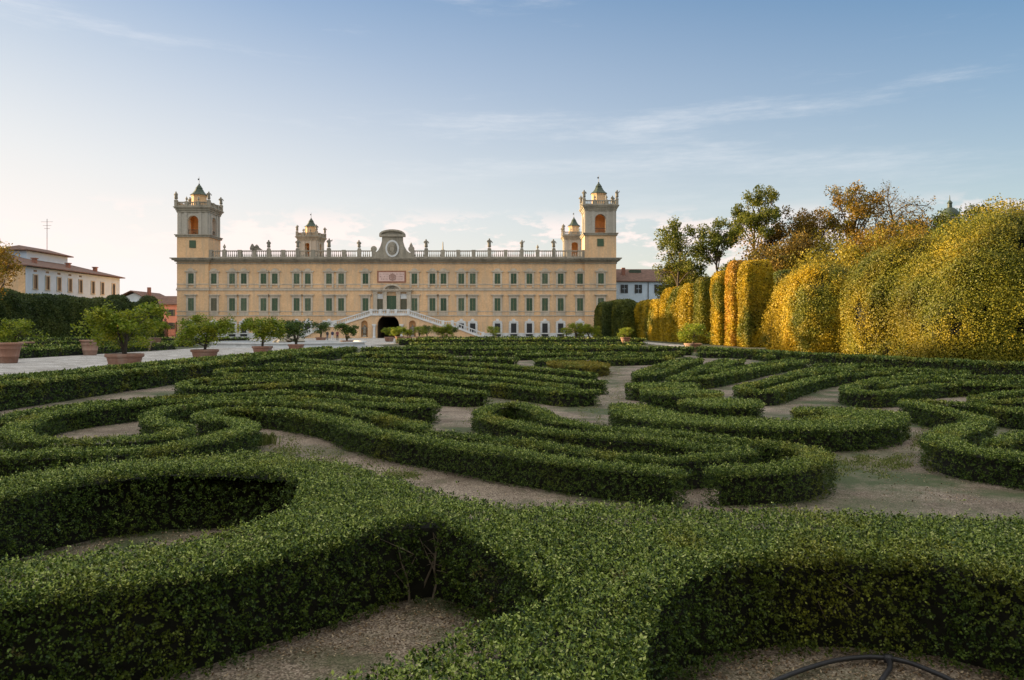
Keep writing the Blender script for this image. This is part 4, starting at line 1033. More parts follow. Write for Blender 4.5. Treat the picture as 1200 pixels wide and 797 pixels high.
# bare stems showing in thin places of the nearest hedge, and a creeper in it
def stems(parent_pts, seed):
    rd = random.Random(seed); mb = MB()
    for px, py, n in parent_pts:
        x0, y0 = gp(px, py)
        for k in range(n):
            x = x0+rd.uniform(-.22, .22); y = y0+rd.uniform(-.03, .10); p = [(x, y, 0)]; h = rd.uniform(.35, .5); dx = rd.uniform(-.12, .12)
            for i in range(1, 5): p.append((x+dx*i/4+rd.uniform(-.02, .02), y+rd.uniform(-.03, .02), h*i/4))
            mb.tube(p, [.009, .008, .007, .005, .003], 5)
            for i in (1, 2, 3):
                b = p[i]; mb.tube([b, (b[0]+rd.uniform(-.1, .1), b[1]-rd.uniform(0, .06), b[2]+rd.uniform(.05, .15)), (b[0]+rd.uniform(-.2, .2), b[1]-rd.uniform(0, .08), b[2]+rd.uniform(.1, .25))], [.005, .004, .002], 4)
    return mb
# hose in the right foreground
def gpz(px, py, z): return (*gp(px, py, z), z)
hp = thing('irrigation_hose', 'black rubber irrigation hose looping on the bare soil at lower right', 'hose', (*gp(1010, 775), 0))
mb = MB(); pth = smooth_line([np.array(gpz(x, y, .05)) for x, y in ((880, 812), (915, 795), (950, 782), (985, 773), (1025, 770), (1060, 775), (1090, 786), (1120, 800), (1150, 820))], step=.04)
mb.tube([tuple(p) for p in pth], .0135, 8); mb.build('main_pipe', M['hose'], hp, smooth=True)
mb = MB(); pth = smooth_line([np.array(gpz(x, y, .05)) for x, y in ((1041, 772), (1043, 782), (1036, 793), (1026, 808))], step=.03); mb.tube([tuple(p) for p in pth], .014, 8)
mb.tube([gpz(1036, 771.5, .05), gpz(1046, 772.5, .05)], .025, 8); mb.build('branch_pipe', M['hose'], hp, smooth=True)

# ------------------------------------------------------------------ parterre hedges
HF = .60
BALD = [(500,700,.22), (540,702,.2), (470,705,.12), (905,748,.16), (1000,757,.16), (1120,762,.16), (250,612,.2), (150,622,.16), (700,735,.1)]
slab('broad scrolling dark green hedge nearest the viewer, enclosing two gravel pockets', [(-90,580),(0,563),(60,549),(120,541),(200,535),(280,531),(330,532),(400,541),(450,556),(500,573),(560,586),(620,590),(700,590),(800,593),(900,596),(1000,600),(1100,602),(1200,604),(1300,607),
    (1300,690),(1200,676),(1100,657),(1000,650),(920,650),(860,655),(810,672),(775,702),(757,745),(750,800),(748,870),(500,900),(200,880),(300,830),(380,800),(445,778),(500,755),(560,728),(620,706),(652,690),(612,662),(567,633),(536,615),(502,607),(470,611),(440,618),(400,630),(330,645),(250,665),(150,682),(50,694),(-90,712),
    (-90,670),(0,657),(100,643),(200,631),(270,618),(330,598),(351,575),(349,561),(322,553),(260,549),(200,550),(120,557),(60,567),(0,581),(-90,603)], HF, group='tall clipped border hedges', smooth=False, bald=BALD)
G1 = 'tall clipped border hedges'
FGH = [o for o in C.objects if o.get('label', '').startswith('broad scrolling')][0]
for k, (bx, by, nb) in enumerate([(500,700,6), (540,702,5), (470,705,3), (905,748,3), (700,735,2), (1000,757,3), (250,612,4), (150,622,3), (1120,762,3)]): stems([(bx, by, nb)], 40+k).build('stem', M['twig'], FGH)
strip('tall straight border hedge along the left side of the parterre, front length to the notch', [(-12.1,8),(-12.1,16),(-12.0,23.7)], .85, .64, None, G1, False)
strip('tall straight border hedge continuing beyond the notch towards the palace on the left', [(-11.9,24.1),(-11.6,38),(-11.2,54)], .85, .64, None, G1, False)
strip('second straight hedge running just behind the left border hedge beside the white avenue', [(-14.1,8),(-14.0,30),(-13.4,56)], .8, .62, None, G1, False)
strip('long low border hedge closing the parterre at its far end', [(-10.4,54.6),(0,55.4),(13.0,56)], .8, .62, None, G1, False)
strip('long border hedge below the golden hornbeams on the right', [(13.6,55.4),(16.0,43.5),(18.2,34),(20.2,25),(21.5,18)], .8, .62, None, G1, False)
S = strip
S('long thin outer arc hedge sweeping left above the big ring', [(-60,504),(0,488),(40,480),(100,471.5),(160,466.5),(200,463.5),(260,461.5),(300,459.5),(350,458.8),(390,461),(440,465),(480,468),(503,470.5)], .5)
S('large ring-shaped hedge with hooked inner end at the left', [(291,471),(260,470),(230,472),(205,475.5),(185,480),(176,485),(184,491),(203,495),(213,500),(203,506),(160,511),(120,513),(70,514.5),(38,512),(18,505.5),(21,499),(35,492),(55,485),(85,479),(120,475),(160,470.8),(200,467.3),(240,466.2),(300,465.2),(350,465.4),(400,469),(440,472),(480,474),(505,473)], .62)
S('S-shaped hedge hooking round at left then running long to the centre front', [(784,549.5),(760,546.5),(720,543),(680,539),(640,533.5),(580,525.5),(520,516),(460,507.5),(420,498),(400,491.5),(380,486.5),(350,481.5),(320,478),(290,476.8),(262,478.3),(242,482),(238,486),(250,489),(272,491),(288,496),(285,503),(265,509),(240,514),(200,521),(160,524.5),(100,527.5),(40,529.5),(0,531),(-60,535)], .64)
S('short hedge finger between the S-shaped hedge and the yellow-topped tip', [(294,470.5),(320,470),(350,471),(385,474.5),(420,480),(440,484),(460,489),(480,494),(496,499)], .5)
S('thin straight hedge running in the gap behind the long front hedge', [(508,505),(540,506.5),(580,511.5),(620,515.5),(660,521.5),(700,528),(738,533.5)], .42)
S('hedge tip looping around a dark eye at the centre and joining the front ring', [(868,523.5),(820,520),(780,514.5),(720,510),(660,504.5),(625,499),(600,494),(575,489),(564,483.5),(569,478),(582,474.3),(598,472.8),(615,474.5),(632,479.5),(645,487),(680,494.5),(700,498),(745,503),(805,509),(868,515.5)], .52)
S('rounded hedge ring with open left ends at the front right of the centre', [(872,514.5),(888,515.5),(913,518),(940,523),(956,530),(958,537),(943,543),(915,546.5),(870,548),(845,548.8)], .56)
S('short curved hedge strip inside the front right ring', [(757,535),(780,535.3),(805,533.8),(840,531),(876,527)], .44)
slab('broad flat-topped hedge sweeping right with a hooked end behind the front ring', [(716,474),(735,472.5),(765,475),(790,481),(830,487),(880,489),(925,490),(950,488),(972,484),(968,481),(950,481.5),(932,481.5),(930,477.5),(950,475),(980,475.5),(1020,478),(1050,482),(1065,487),(1060,493),(1030,498),(985,501),(940,501),(880,500),(820,497),(770,492),(735,487),(717,480)], .40)
def disc(label, px, py, r, ex=1.0):
    x, y = gp(px, py, .42); slab(label, [(x+ex*r*math.cos(a), y+r*math.sin(a)) for a in np.linspace(0, 2*math.pi, 13)[:-1]], .42, pix=False, group='round clipped box drums')
disc('round box drum nearest the viewer of the three drums', 844.5, 471, .86); disc('round box drum in the middle of the three drums', 798.5, 459.3, .97); disc('round box drum at the back of the three drums', 776, 450.3, .98)
S('slender pointed hedge at far left of the right-hand ray hedges', [(809,419),(785,424),(765,430),(745,436.5)], .5)
S('second slender ray hedge meeting the first at its left tip', [(822,420),(800,425),(785,431),(765,436),(745,439)], .5)
S('short ray hedge rising from a shared tip behind the back drum', [(853,420.5),(835,425),(820,430.5),(800,438),(787,442.5)], .55)
S('long diagonal ray hedge rising right from behind the drums', [(944,421.5),(900,428.5),(860,436),(825,441.3),(787,443.5)], .6)
S('small V-shaped hedge nested between two ray hedges', [(871,421),(850,426),(833,433),(840,434.5),(860,431),(895,425),(930,420.3)], .42)
S('open wedge hedge with broad blunt front at right of the drums', [(1000,428.5),(960,431),(940,434.3),(915,440.5),(893,447),(868,452.5),(880,456),(903,456.5),(920,452),(942,446),(965,440.5),(1000,437),(1042,434.8)], .62)
S('short hedge finger inside the open wedge hedge', [(944,438),(960,434.5),(1000,431.5)], .45)
S('large C-shaped hedge opening right in front of the golden hornbeams', [(1240,440.5),(1180,440),(1140,439.5),(1090,439.5),(1055,441.3),(1020,445.5),(998,451),(994,455.5),(1015,458.7),(1045,457.5),(1066,453.5),(1090,450.3),(1120,448.5),(1160,448.8),(1240,451)], .62)
S('hedge finger nested inside the large C-shaped hedge', [(1033,450.2),(1050,446.5),(1090,443.7),(1150,445),(1240,446.5)], .42)
S('narrow hairpin hedge at the right edge behind the yellow-tinged hedge', [(1240,457),(1200,458),(1165,461),(1142,464.3),(1150,468),(1180,468.5),(1240,466)], .45)
S('yellow-tinged hedge running right from a pointed tip at the right edge', [(1064,468.5),(1100,469.8),(1140,472.3),(1180,477),(1240,485)], .55, mat=M['box'])
S('zigzag hedge turning back on itself at the right edge', [(1066,470.5),(1085,474.5),(1112,480),(1138,485),(1150,490),(1136,497),(1112,505),(1101,513),(1115,520.5),(1150,526.5),(1240,538)], .72)
S('short hedge piece at the right edge inside the zigzag hedge', [(1166,516),(1190,510.5),(1240,503)], .5)
S('long hairpin hedge with blunt left end in the middle left distance', [(566,457.5),(540,457.8),(500,455.7),(450,452.7),(400,447.8),(340,449.2),(280,452.3),(235,453.3),(213,450.5),(222,446.3),(250,442.8),(300,440.8),(350,439.8),(400,441.2),(440,444.6),(480,448),(520,452.5),(545,456)], .55)
S('hedge finger inside the long hairpin hedge', [(252,447),(285,444.6),(340,444),(395,444.8)], .42)
S('small hairpin hedge with yellow top behind the long hairpin', [(365,430.3),(320,430),(280,431),(256,433.6),(265,437),(300,437.5),(340,436.6),(368,436)], .48)
S('foremost of the long combed hedge strips ending bluntly near the centre', [(357,431),(400,434),(440,436.5),(500,441.3),(560,447.2),(620,453),(660,457.5),(695,457)], .6)
S('second long combed hedge strip from the front', [(316,426.5),(360,427),(400,430),(480,435),(560,441),(620,446),(672,452)], .55)
S('third long combed hedge strip from the front, with square right end', [(352,420),(400,424),(480,428),(560,432.3),(620,438.3),(680,445),(706,446.5)], .6)
S('yellow-tinted combed hedge strip at the back of the long row', [(404,420.3),(460,420.8),(520,423),(580,427),(640,432),(695,437)], .55, mat=M['box'])
slab('yellow-leaved oval hedge beside the central gravel path', [(641,424.5),(655,427),(675,429.3),(695,430.2),(712,428.5),(714,426.2),(705,424.5),(690,423.3),(665,422.8),(648,423.3)], .42, M['box_yellow'])
S('dark blunt hedge strip left of the yellow oval hedge', [(628,421.3),(650,420),(685,418.8)], .5)
S('long dark-fronted hedge strip at the far end of the central gravel path', [(697,420.2),(740,419.6),(784,418.3)], .8)
S('flat hedge strip left of the far dark gap', [(530,418.6),(570,418.9),(602,419.2)], .8)
lbl = 'thin low hedge strip in the far part of the parterre'
for pts in ([(425,412.2),(470,411.2),(520,412.2)], [(440,416),(480,415),(530,415.6)], [(490,408.6),(560,408.2),(585,408.6)], [(556,412.2),(600,411.6),(640,411.7)], [(600,407.9),(650,407.6)], [(612,410.4),(680,410.4)], [(606,415),(650,414),(690,414.6)], [(664,413.5),(740,412.6)],
            [(700,409),(780,409)], [(744,414),(800,412)], [(404,416.4),(430,413.6),(462,414)], [(820,412.5),(870,413),(905,416.5)], [(430,409),(470,408.4)], [(700,416.5),(745,415.6),(790,415)]):
    S(lbl, pts, .6, group='far thin hedge strips')
S('low hedge just inside the right border, before the hornbeams', [(953,426.3),(990,426),(1030,426.7)], .5)
S('thin inner hedge strip behind the large C-shaped hedge', [(968,434.5),(1022,431.5),(1080,432),(1132,434.5)], .45)
S('short hedge strip just above the large C-shaped hedge', [(1056,436.5),(1095,435.6),(1133,436)], .4)
# left parterre across the avenue and hedges by the palace
G2 = 'hedges of the left parterre'
S('straight dark hedge along the far side of the white avenue', [(-32.2,47.5),(-32.0,60),(-31.8,72)], .9, .64, None, G2, False)
S('hedge turning left at the corner of the far parterre', [(-32.9,47.3),(-40,47.6),(-52,48)], .9, .64, None, G2, False)
S('broad low hedge inside the left parterre', [(-34.5,56),(-40,58),(-48,57)], 1.0, .5, None, G2, False)
S('low hedge row deep in the left parterre', [(-34,66),(-44,70),(-60,71)], 1.0, .5, None, G2, False)
S('far dark hedge left of the fountain', [(-35,84),(-46,85),(-66,86)], 1.0, .62, None, G2, False)
S('dark hedge beyond the avenue by the palace left tower', [(-36,104),(-50,104),(-72,105)], 1.2, .75, None, G2, False)
S('long dark hedge before the right half of the palace', [(-13.5,92),(0,93),(16,94)], 1.2, .75, None, G2, False)
S('low dark hedge in front of the palace right of the archway', [(-14,118),(2,119),(17,120)], 1.2, .7, None, G2, False)
S('pale green hedge strip between the two palace-front hedges', [(-12,106),(0,107),(15,107)], 1.4, .5, None, G2, False)
S('thin far hedge strip beyond the end of the parterre', [(-9,66),(2,67),(11,67)], .8, .5, None, G2, False)
S('thin hedge strip in front of the potted citrus beyond the parterre', [(-10,77),(0,78),(13,78)], .9, .55, None, G2, False)

# ------------------------------------------------------------------ tall hornbeam hedges
HG = 'golden hornbeam hedges on the right'
mass('hornbeam_hedge', 'long low end of the yellow hornbeam hedge, nearest the palace', 25.2, 133.5, 2.0, 10.5, 6.9, 7, M['hornbeam'], .23, 2.3, .35, .4, HG, seed=20, rot=R(1.6))
mass('hornbeam_hedge', 'clipped yellow hornbeam hedge just beyond the piers', 26.0, 114.0, 2.3, 8.6, 8.3, 7, M['hornbeam'], .22, 2.3, .35, .4, HG, seed=21, rot=R(1.6))
for k, (cy_, ly, h, lb, m) in enumerate(((101.8, 2.0, 8.7, 'clipped hornbeam pier next to the long yellow hedge', 'hornbeam_mid'), (93.3, 1.6, 8.7, 'second hornbeam pier from the palace end', 'hornbeam'), (87.2, 1.35, 9.5, 'orange-tinged clipped hornbeam pier', 'hornbeam_orange'), (82.2, 1.5, 9.1, 'tallest and nearest clipped hornbeam pier', 'hornbeam'))):
    mass('hornbeam_pier', lb, 26.0, cy_, 1.4, ly, h, 10, M[m], .17, 2.4, .12, 1.2, 'clipped hornbeam piers', seed=31+k, rot=R(2))
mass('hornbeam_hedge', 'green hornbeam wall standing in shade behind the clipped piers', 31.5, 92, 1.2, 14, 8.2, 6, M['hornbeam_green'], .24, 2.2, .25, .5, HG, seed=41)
mass('hornbeam_hedge', 'bulging golden hornbeam just right of the clipped piers', 28.5, 68.5, 4.4, 6.2, 7.1, 3.4, M['hornbeam'], .13, 2.3, .85, .55, HG, seed=42, spike=.05, holes=.62)
mass('hornbeam_hedge', 'green-gold hornbeam set back in the middle of the right-hand hedge', 30.0, 54.0, 5.0, 4.6, 7.3, 3.2, M['hornbeam_mid'], .11, 2.3, .95, .55, HG, seed=43, spike=.06, holes=.5)
mass('hornbeam_hedge', 'huge billowing golden hornbeam at the right edge of the view', 29.2, 42.6, 6.0, 4.3, 7.9, 2.9, M['hornbeam_mid'], .088, 2.4, .95, .5, HG, seed=44, spike=.08, holes=.6)
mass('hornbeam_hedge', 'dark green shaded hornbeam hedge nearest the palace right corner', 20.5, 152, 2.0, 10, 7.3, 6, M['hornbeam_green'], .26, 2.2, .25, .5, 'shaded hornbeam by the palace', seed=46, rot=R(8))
mass('hornbeam_pier', 'narrow dark clipped pier against the palace right corner', 18.6, 148, 1.0, 1.4, 7.0, 10, M['dark_hedge'], .22, 2.3, .08, .8, 'shaded hornbeam by the palace', seed=47)
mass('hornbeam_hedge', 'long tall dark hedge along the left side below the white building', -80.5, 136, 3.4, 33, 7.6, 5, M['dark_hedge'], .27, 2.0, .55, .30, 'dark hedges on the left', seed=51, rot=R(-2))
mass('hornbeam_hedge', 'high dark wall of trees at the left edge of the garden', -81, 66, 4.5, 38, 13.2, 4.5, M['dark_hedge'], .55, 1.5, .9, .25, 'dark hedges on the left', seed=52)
mass('hornbeam_hedge', 'added unseen hedge behind the viewer, darkening the near hedge sides', 0, -16, 60, 3.5, 16, 6, M['dark_hedge'], .6, 1.5, .5, .3, 'dark hedges on the left', seed=53)  # unseen hedge added behind the camera to deepen shade on near hedges
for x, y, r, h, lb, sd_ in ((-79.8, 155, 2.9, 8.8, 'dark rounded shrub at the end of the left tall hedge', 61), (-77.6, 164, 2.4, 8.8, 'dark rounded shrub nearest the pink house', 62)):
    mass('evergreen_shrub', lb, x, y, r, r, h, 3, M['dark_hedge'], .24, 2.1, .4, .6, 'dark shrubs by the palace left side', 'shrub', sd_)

# ------------------------------------------------------------------ trees
add_tree('open green tree standing tallest at the palace end of the right-hand wood', (799-600)*119/F, 119, fz(258,119), 4.9, 7, M['tree_green'], 71, nleaf=9000, leaf=.30, clump=.165, nprim=10, nsec=7)
add_tree('green tree right of the open tree, with bare fork showing', (845-600)*115/F, 115, fz(257,115), 4.0, 7, M['tree_green'], 72, nleaf=7500, leaf=.30, clump=.165, nprim=9, nsec=7)
add_tree('tall slender green tree with leaning trunk above the piers', (887-600)*110/F, 110, fz(221,110), 3.5, 10, M['tree_green'], 73, nleaf=8500, leaf=.28, clump=.19, nprim=11, nsec=6, low=.45)
add_tree('dense bronze tree right of the slender green tree', (936-600)*112/F, 112, fz(248,112), 5.0, 6, M['tree_brown'], 74, nleaf=19000, leaf=.27, clump=.20, nprim=14, nsec=7, low=.4)
add_tree('autumn tree with orange leaves and bare crooked limbs', (1003-600)*104/F, 104, fz(222,104), 5.6, 8, M['tree_orange'], 75, nleaf=11000, leaf=.26, clump=.16, nprim=13, nsec=6, low=.45)
add_tree('nearly bare reddish tree with fine twigs', (1052-600)*108/F, 108, fz(220,108), 5.0, 8, M['tree_brown'], 76, nleaf=1500, leaf=.24, clump=.16, nprim=14, nsec=8, low=.45, ntw=4)
add_tree('dense rusty tree below the bare tree', (1086-600)*104/F, 104, fz(258,104), 4.4, 6, M['tree_brown'], 77, nleaf=17000, leaf=.26, clump=.21, nprim=14, nsec=7, low=.4)
add_tree('dark green tree beside the church dome', (1128-600)*100/F, 100, fz(252,100), 4.2, 6, M['tree_green'], 78, nleaf=13000, leaf=.29, clump=.30, nprim=11, nsec=5, low=.4)
add_tree('light yellow-green tree rising behind the hornbeam hedge', (982-600)*92/F, 92, fz(282,92), 5.6, 4, M['tree_yellow'], 79, nleaf=14000, leaf=.26, clump=.28, nprim=12, nsec=5, low=.4)
add_tree('green and gold tree at the right edge above the hornbeam', (1185-600)*62/F, 62, fz(250,62), 4.4, 4, M['hornbeam_mid'], 80, nleaf=18000, leaf=.19, clump=.30, nprim=13, nsec=5, low=.4)
add_tree('rusty tree behind the middle of the hornbeam mass', (1045-600)*88/F, 88, fz(268,88), 5.0, 4, M['tree_orange'], 81, nleaf=14000, leaf=.26, clump=.30, nprim=12, nsec=5, low=.4)
add_tree('round yellow-green tree between the palace annexe and the yellow hedge', (797-600)*146/F, 146, fz(304,146), 3.6, 3, M['hornbeam_mid'], 82, nleaf=12000, leaf=.33, clump=.36, nprim=12, nsec=5, low=.3)
add_tree('bronze tree filling the gap behind the bulging hornbeam', (915-600)*98/F, 98, fz(286,98), 5.0, 4, M['tree_brown'], 83, nleaf=14000, leaf=.29, clump=.30, nprim=12, nsec=5, low=.35)
add_tree('dark tree behind the huge billowing hornbeam', (1150-600)*80/F, 80, fz(262,80), 5.4, 4, M['tree_green'], 84, nleaf=16000, leaf=.25, clump=.30, nprim=13, nsec=5, low=.35)
add_tree('autumn tree with orange leaves cut by the left edge of the view', (-14-600)*108/F, 108, fz(282,108), 4.3, 4, M['tree_orange'], 85, group='trees on the left', nleaf=6000, leaf=.28, clump=.28, nprim=12, nsec=5, low=.45)

# ------------------------------------------------------------------ citrus trees in terracotta pots
def pot_mesh(kind):
    mb = MB()
    if kind == 'bowl':
        mb.lathe([(.50, 0), (.56, .06), (.66, .30), (.70, .46), (.72, .50), (.70, .52), (.73, .56), (.80, .60), (.81, .68), (.79, .73), (.70, .73), (.68, .66)], 0, 0, 28)
        mb2 = MB(); mb2.lathe([(.68, .60), (.5, .66), (.1, .68)], 0, 0, 20)
    else:
        mb.lathe([(.42, 0), (.44, .04), (.50, .34), (.53, .36), (.53, .40), (.51, .42), (.58, .78), (.61, .80), (.61, .84), (.59, .86), (.62, 1.0), (.70, 1.03), (.72, 1.10), (.70, 1.14), (.61, 1.14), (.59, 1.05)], 0, 0, 28)
        mb2 = MB(); mb2.lathe([(.59, 1.0), (.4, 1.05), (.1, 1.06)], 0, 0, 20)
    return mb, mb2
PM = {}
for k in ('bowl', 'tall'):
    a, b = pot_mesh(k); PM[k] = (a.mesh('pot_body', M['terracotta']), b.mesh('pot_soil', M['soil']))
    PM[k][0].polygons.foreach_set('use_smooth', [True]*len(PM[k][0].polygons))
def citrus_mesh(seed, mat, h=2.3, cr=1.5, nleaf=5200, leaf=.10, fruit=14, low=.22, clump=.26, nprim=13, nsec=5):
    tb, V, Q, t, cl = tree_parts(seed, h, cr, .22, nprim=nprim, nsec=nsec, nleaf=nleaf, leaf=leaf, clump=clump, r0=.07, stems=3, low=low)
    me = arr_mesh('crown', V, Q, np.zeros(len(Q)), [mat], t)
    fr = MB(); rd = random.Random(seed)
    for k in range(fruit):
        c = cl[rd.randrange(len(cl))]; x, y, z = c[0]+rd.uniform(-.2,.2), c[1]+rd.uniform(-.2,.2), c[2]-.1
        fr.lathe([(.005, z-.05), (.035, z-.03), (.045, z), (.035, z+.03), (.005, z+.05)], x, y, 6)
    return tb.mesh('trunk', M['bark']), me, fr.mesh('fruit', M['fruit'])
CM = [citrus_mesh(201, M['citrus'], 2.6, 1.75, 6800, .13, 6, clump=.19, nsec=6), citrus_mesh(202, M['citrus'], 2.35, 1.5, 5000, .135, 46, clump=.2), citrus_mesh(203, M['citrus_dark'], 2.3, 1.45, 3400, .14, 24, clump=.19), citrus_mesh(204, M['citrus_dark'], 2.2, 1.2, 2600, .12, 8, .4, clump=.3), citrus_mesh(205, M['citrus'], 1.7, 1.1, 2200, .11, 4, .15)]
def potted(px, d, kind, ps, ci, cs, plab, clab, rot=0, X=None):
    x = (px-600)*d/F if X is None else X
    p = thing('terracotta_pot', plab, 'pot', (x, d, .012), 'terracotta citrus pots')
    for nm, me in zip(('pot_body', 'soil'), PM[kind]):
        c = link(nm, me, p); c.scale = (ps,)*3
    if ci is None: return
    h = (.64 if kind == 'bowl' else 1.02)*ps
    t = thing('citrus_tree', clab, 'citrus tree', (x, d, .012+h), 'citrus trees growing in pots')
    t.rotation_euler = (0, 0, rot)
    tr, cr, fr = CM[ci]
    for nm, me in (('trunk', tr), ('crown', cr)): c = link(nm, me, t); c.scale = (cs*1.1, cs*1.1, cs*.84)
    if ci < 3: c = link('fruit', fr, t); c.scale = (cs*1.1, cs*1.1, cs*.84)
def PT(px, d, kind, ps, ci, cs, where, rot=0):
    potted(px, d, kind, ps, ci, cs, 'terracotta pot ' + where, None if ci is None else 'citrus tree in the pot ' + where, rot)
PT(146, 35.7, 'bowl', 1.04, 0, 1.02, 'nearest the viewer on the avenue, biggest and bushiest', .4)
PT(240, 45, 'bowl', .98, 0, .88, 'second along the near avenue edge, before the left tower', 2.1)
PT(307.5, 55.5, 'bowl', .92, 1, 1.0, 'with yellow fruits, third along the near avenue edge', 1.0)
PT(347, 65, 'bowl', .86, 2, 1.02, 'fourth along the near avenue edge, left of visitors', 3.3)
PT(406.5, 85, 'bowl', .9, 2, .95, 'right of the visitors, left of the archway', 5.0)
PT(10, 43, 'tall', 1.0, None, 1, 'large and cut by the left edge, with sparse branches behind', 0)
PT(18, 55, 'bowl', .9, 4, 1.25, 'behind the large empty pot at the left edge', .7)
PT(105.5, 56, 'tall', .98, None, 1, 'standing alone without a tree before the far left hedge')
PT(170, 67, 'tall', .9, 1, .9, 'partly hidden behind the biggest citrus tree', 2)
PT(182, 80, 'tall', .9, 1, .85, 'furthest along the left side of the avenue', 4)
PT(30, 74, 'bowl', .95, None, 1, 'low and wide among the left parterre hedges')
PT(376, 112, 'bowl', 1.0, 3, 1.15, 'with a round dark crown beside the visitors', 1)
PT(456, 118, 'bowl', 1.0, 1, .72, 'in front of the dark archway, leftmost of the cluster', .5)
PT(468, 102, 'tall', .85, 0, .6, 'in front of the archway, nearest of the cluster', 1.5)
PT(478, 124, 'bowl', .9, 1, .62, 'small and yellow-green right of the archway', 2.5)
PT(491.5, 132, 'bowl', .9, 4, 1.1, 'below the right niche of the staircase', 3.5)
PT(500.5, 136, 'bowl', .9, 3, 1.0, 'dark and upright under the right stair ramp', 4.5)
PT(519, 104, 'bowl', .95, 0, .82, 'big-crowned before the right stair ramp', 5.5)
PT(530, 138, 'bowl', .9, 3, .9, 'dark and half hidden behind the big right-hand citrus', .2)
PT(578, 140, 'bowl', .9, 4, 1.15, 'standing alone at the foot of the right stair ramp', 1.2)
PT(664, 140, 'bowl', .9, 4, 1.0, 'small and dim before the right end windows of the palace', 2.2)
PT(675, 108, 'bowl', .9, 4, 1.35, 'left of the bigger tree before the right tower', 3.2)
PT(690, 106, 'bowl', 1.0, 0, .82, 'with a round crown just below the right tower', 4.2)
PT(733, 88, 'tall', .85, 4, .75, 'on the right path before the dark hornbeam', 5.2)
PT(812, 66, 'bowl', .95, 4, 1.1, 'at the foot of the clipped hornbeam piers', 6)

# ------------------------------------------------------------------ small growth on the gravel
def tuft(name, label, px, py, n, r, hgt, mat, sd_, wide=.012):
    rs = np.random.default_rng(sd_); x, y = gp(px, py)
    P = np.c_[rs.normal(size=(n,2))*r*.45, np.zeros(n)]; a = rs.uniform(0, 6.28, n); ln = rs.uniform(.2, .6, n)
    hh = hgt*rs.uniform(.5, 1, n); tip = P + np.c_[np.cos(a)*ln*hh, np.sin(a)*ln*hh, hh]; sd2 = np.c_[-np.sin(a), np.cos(a), np.zeros(n)]*wide
    mid = P*.45+tip*.55+np.array([0,0,.12*hgt])
    V = np.stack([P-sd2*.5, P+sd2*.5, mid+sd2*.4, tip], 1).reshape(-1,3); V2 = np.stack([P-sd2*.5, mid+sd2*.4, tip, mid-sd2*.4], 1).reshape(-1,3)
    V = np.concatenate([V, V2]); Q = np.arange(len(V)).reshape(-1,4)
    o = link(name, arr_mesh(name, V, Q, np.zeros(len(Q)), [mat], np.tile(rs.uniform(0,1,n), 2)), None, (x, y, .006))
    return o
M['blade'] = leafmat('fresh_grass_blades', [(0,(.07,.10,.02)),(.5,(.15,.19,.04)),(1,(.30,.30,.10))], None, transl=.35)
rs9 = np.random.default_rng(9); cx9, cy9 = gp(886, 742); pv = []; 
for k in range(26):
    t = rs9.uniform(0, 1); pv.append((cx9+.10*math.sin(t*5)+rs9.normal()*.06, cy9-.09-rs9.uniform(0, .05), .04+.46*t))
pv = np.array(pv); nn9 = np.tile([0, -1.0, .3], (len(pv), 1)); V9, Q9 = leaves(pv, nn9, .062, .35, .7, -.3, .7, rs9, .45)
M['creeper'] = leafmat('creeper_leaves', [(0, (.02,.06,.02)), (1, (.06,.13,.04))], None, transl=.25)
crp = thing('creeper', 'dark broad-leaved creeper climbing the front of the nearest hedge at right', 'creeper', (cx9, cy9, 0))
link('foliage', arr_mesh('foliage', V9-np.array([cx9, cy9, 0]), Q9, np.zeros(len(Q9)), [M['creeper']], rs9.uniform(0, 1, len(Q9))), crp)
mb = MB(); mb.tube([(cx9+.10*math.sin(t*5), cy9-.09, .5*t) for t in np.linspace(0, 1, 9)], .004, 5); mb.build('stem', M['twig'], crp)
tag(tuft('grass_tuft', '', 307, 521, 260, .28, .22, M['blade'], 1), 'fresh green grass tuft on the gravel beside the S-shaped hedge', 'grass', kind='stuff')
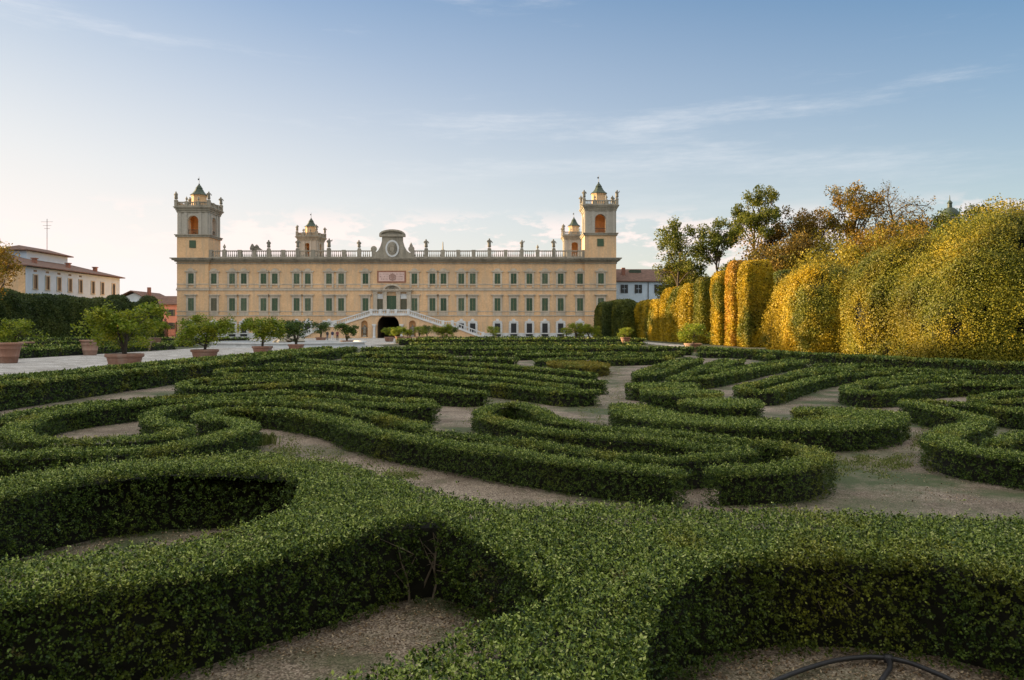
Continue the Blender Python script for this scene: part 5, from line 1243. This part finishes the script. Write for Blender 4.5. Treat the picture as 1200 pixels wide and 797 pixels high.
def patch(pts, n, hgt, sd_):
    rs = np.random.default_rng(sd_); out = []
    for px, py, rx, ry in pts:
        k = int(n/len(pts)); cc = rs.normal(size=(14,2))*np.array([.7,.7]); u = cc[rs.integers(0,14,k)] + rs.normal(size=(k,2))*np.array([.16,.28]); out.append([gp(px+a*rx, py+b*ry) for a, b in u])
    P2 = np.concatenate([np.array(o) for o in out]); m = len(P2); a = rs.uniform(0, 6.28, m); hh = hgt*rs.uniform(.4, 1, m)
    P = np.c_[P2, np.full(m, .006)]; tip = P+np.c_[np.cos(a)*hh*.7, np.sin(a)*hh*.7, hh]; s2 = np.c_[-np.sin(a), np.cos(a), np.zeros(m)]*.008
    V = np.stack([P-s2, P+s2, (P+tip)/2+s2, tip], 1).reshape(-1,3); Q = np.arange(4*m).reshape(-1,4)
    o = link('grass', arr_mesh('grass', V, Q, np.zeros(m), [M['blade']], rs.uniform(0,1,m)))
    tag(o, 'thin short grass growing in patches on the gravel paths', 'grass', kind='stuff')
patch([(1010,548,45,8),(1050,543,30,6),(330,528,40,10),(440,560,40,8),(620,478,50,8),(590,496,30,6),(705,470,18,18),(715,440,14,12),(930,440,30,14),(560,474,30,8),(420,548,60,14),(1080,520,20,10)], 16000, .028, 5)
# dry litter and fallen leaves in the near pockets
rs = np.random.default_rng(11); pts = []
for px, py, rx, ry, n in ((430,720,130,50,1500), (200,635,180,25,900), (980,770,200,30,1500), (640,588,200,10,300), (1090,565,60,25,700), (420,545,120,25,500)):
    u = rs.uniform(-1, 1, (n,2)); pts.append(np.array([gp(px+a*rx, py+b*ry) for a, b in u]))
P2 = np.concatenate(pts+LIT); m = len(P2); P = np.c_[P2, np.full(m, .012)]
V, Q = leaves(P, np.tile([0,0,1.0], (m,1)), .022, .05, 1.0, -.05, .5, rs); V[:,2] = np.clip(V[:,2], .008, .03)
M['litter'] = leafmat('dry_fallen_leaves', [(0,(.09,.055,.03)),(.5,(.28,.19,.11)),(1,(.60,.48,.32))], None, transl=.1)
tag(link('fallen_leaves', arr_mesh('fallen_leaves', V, Q, np.zeros(m), [M['litter']], rs.uniform(0,1,m))), 'dry fallen leaves scattered on the gravel near the hedges', 'leaf litter', kind='stuff')
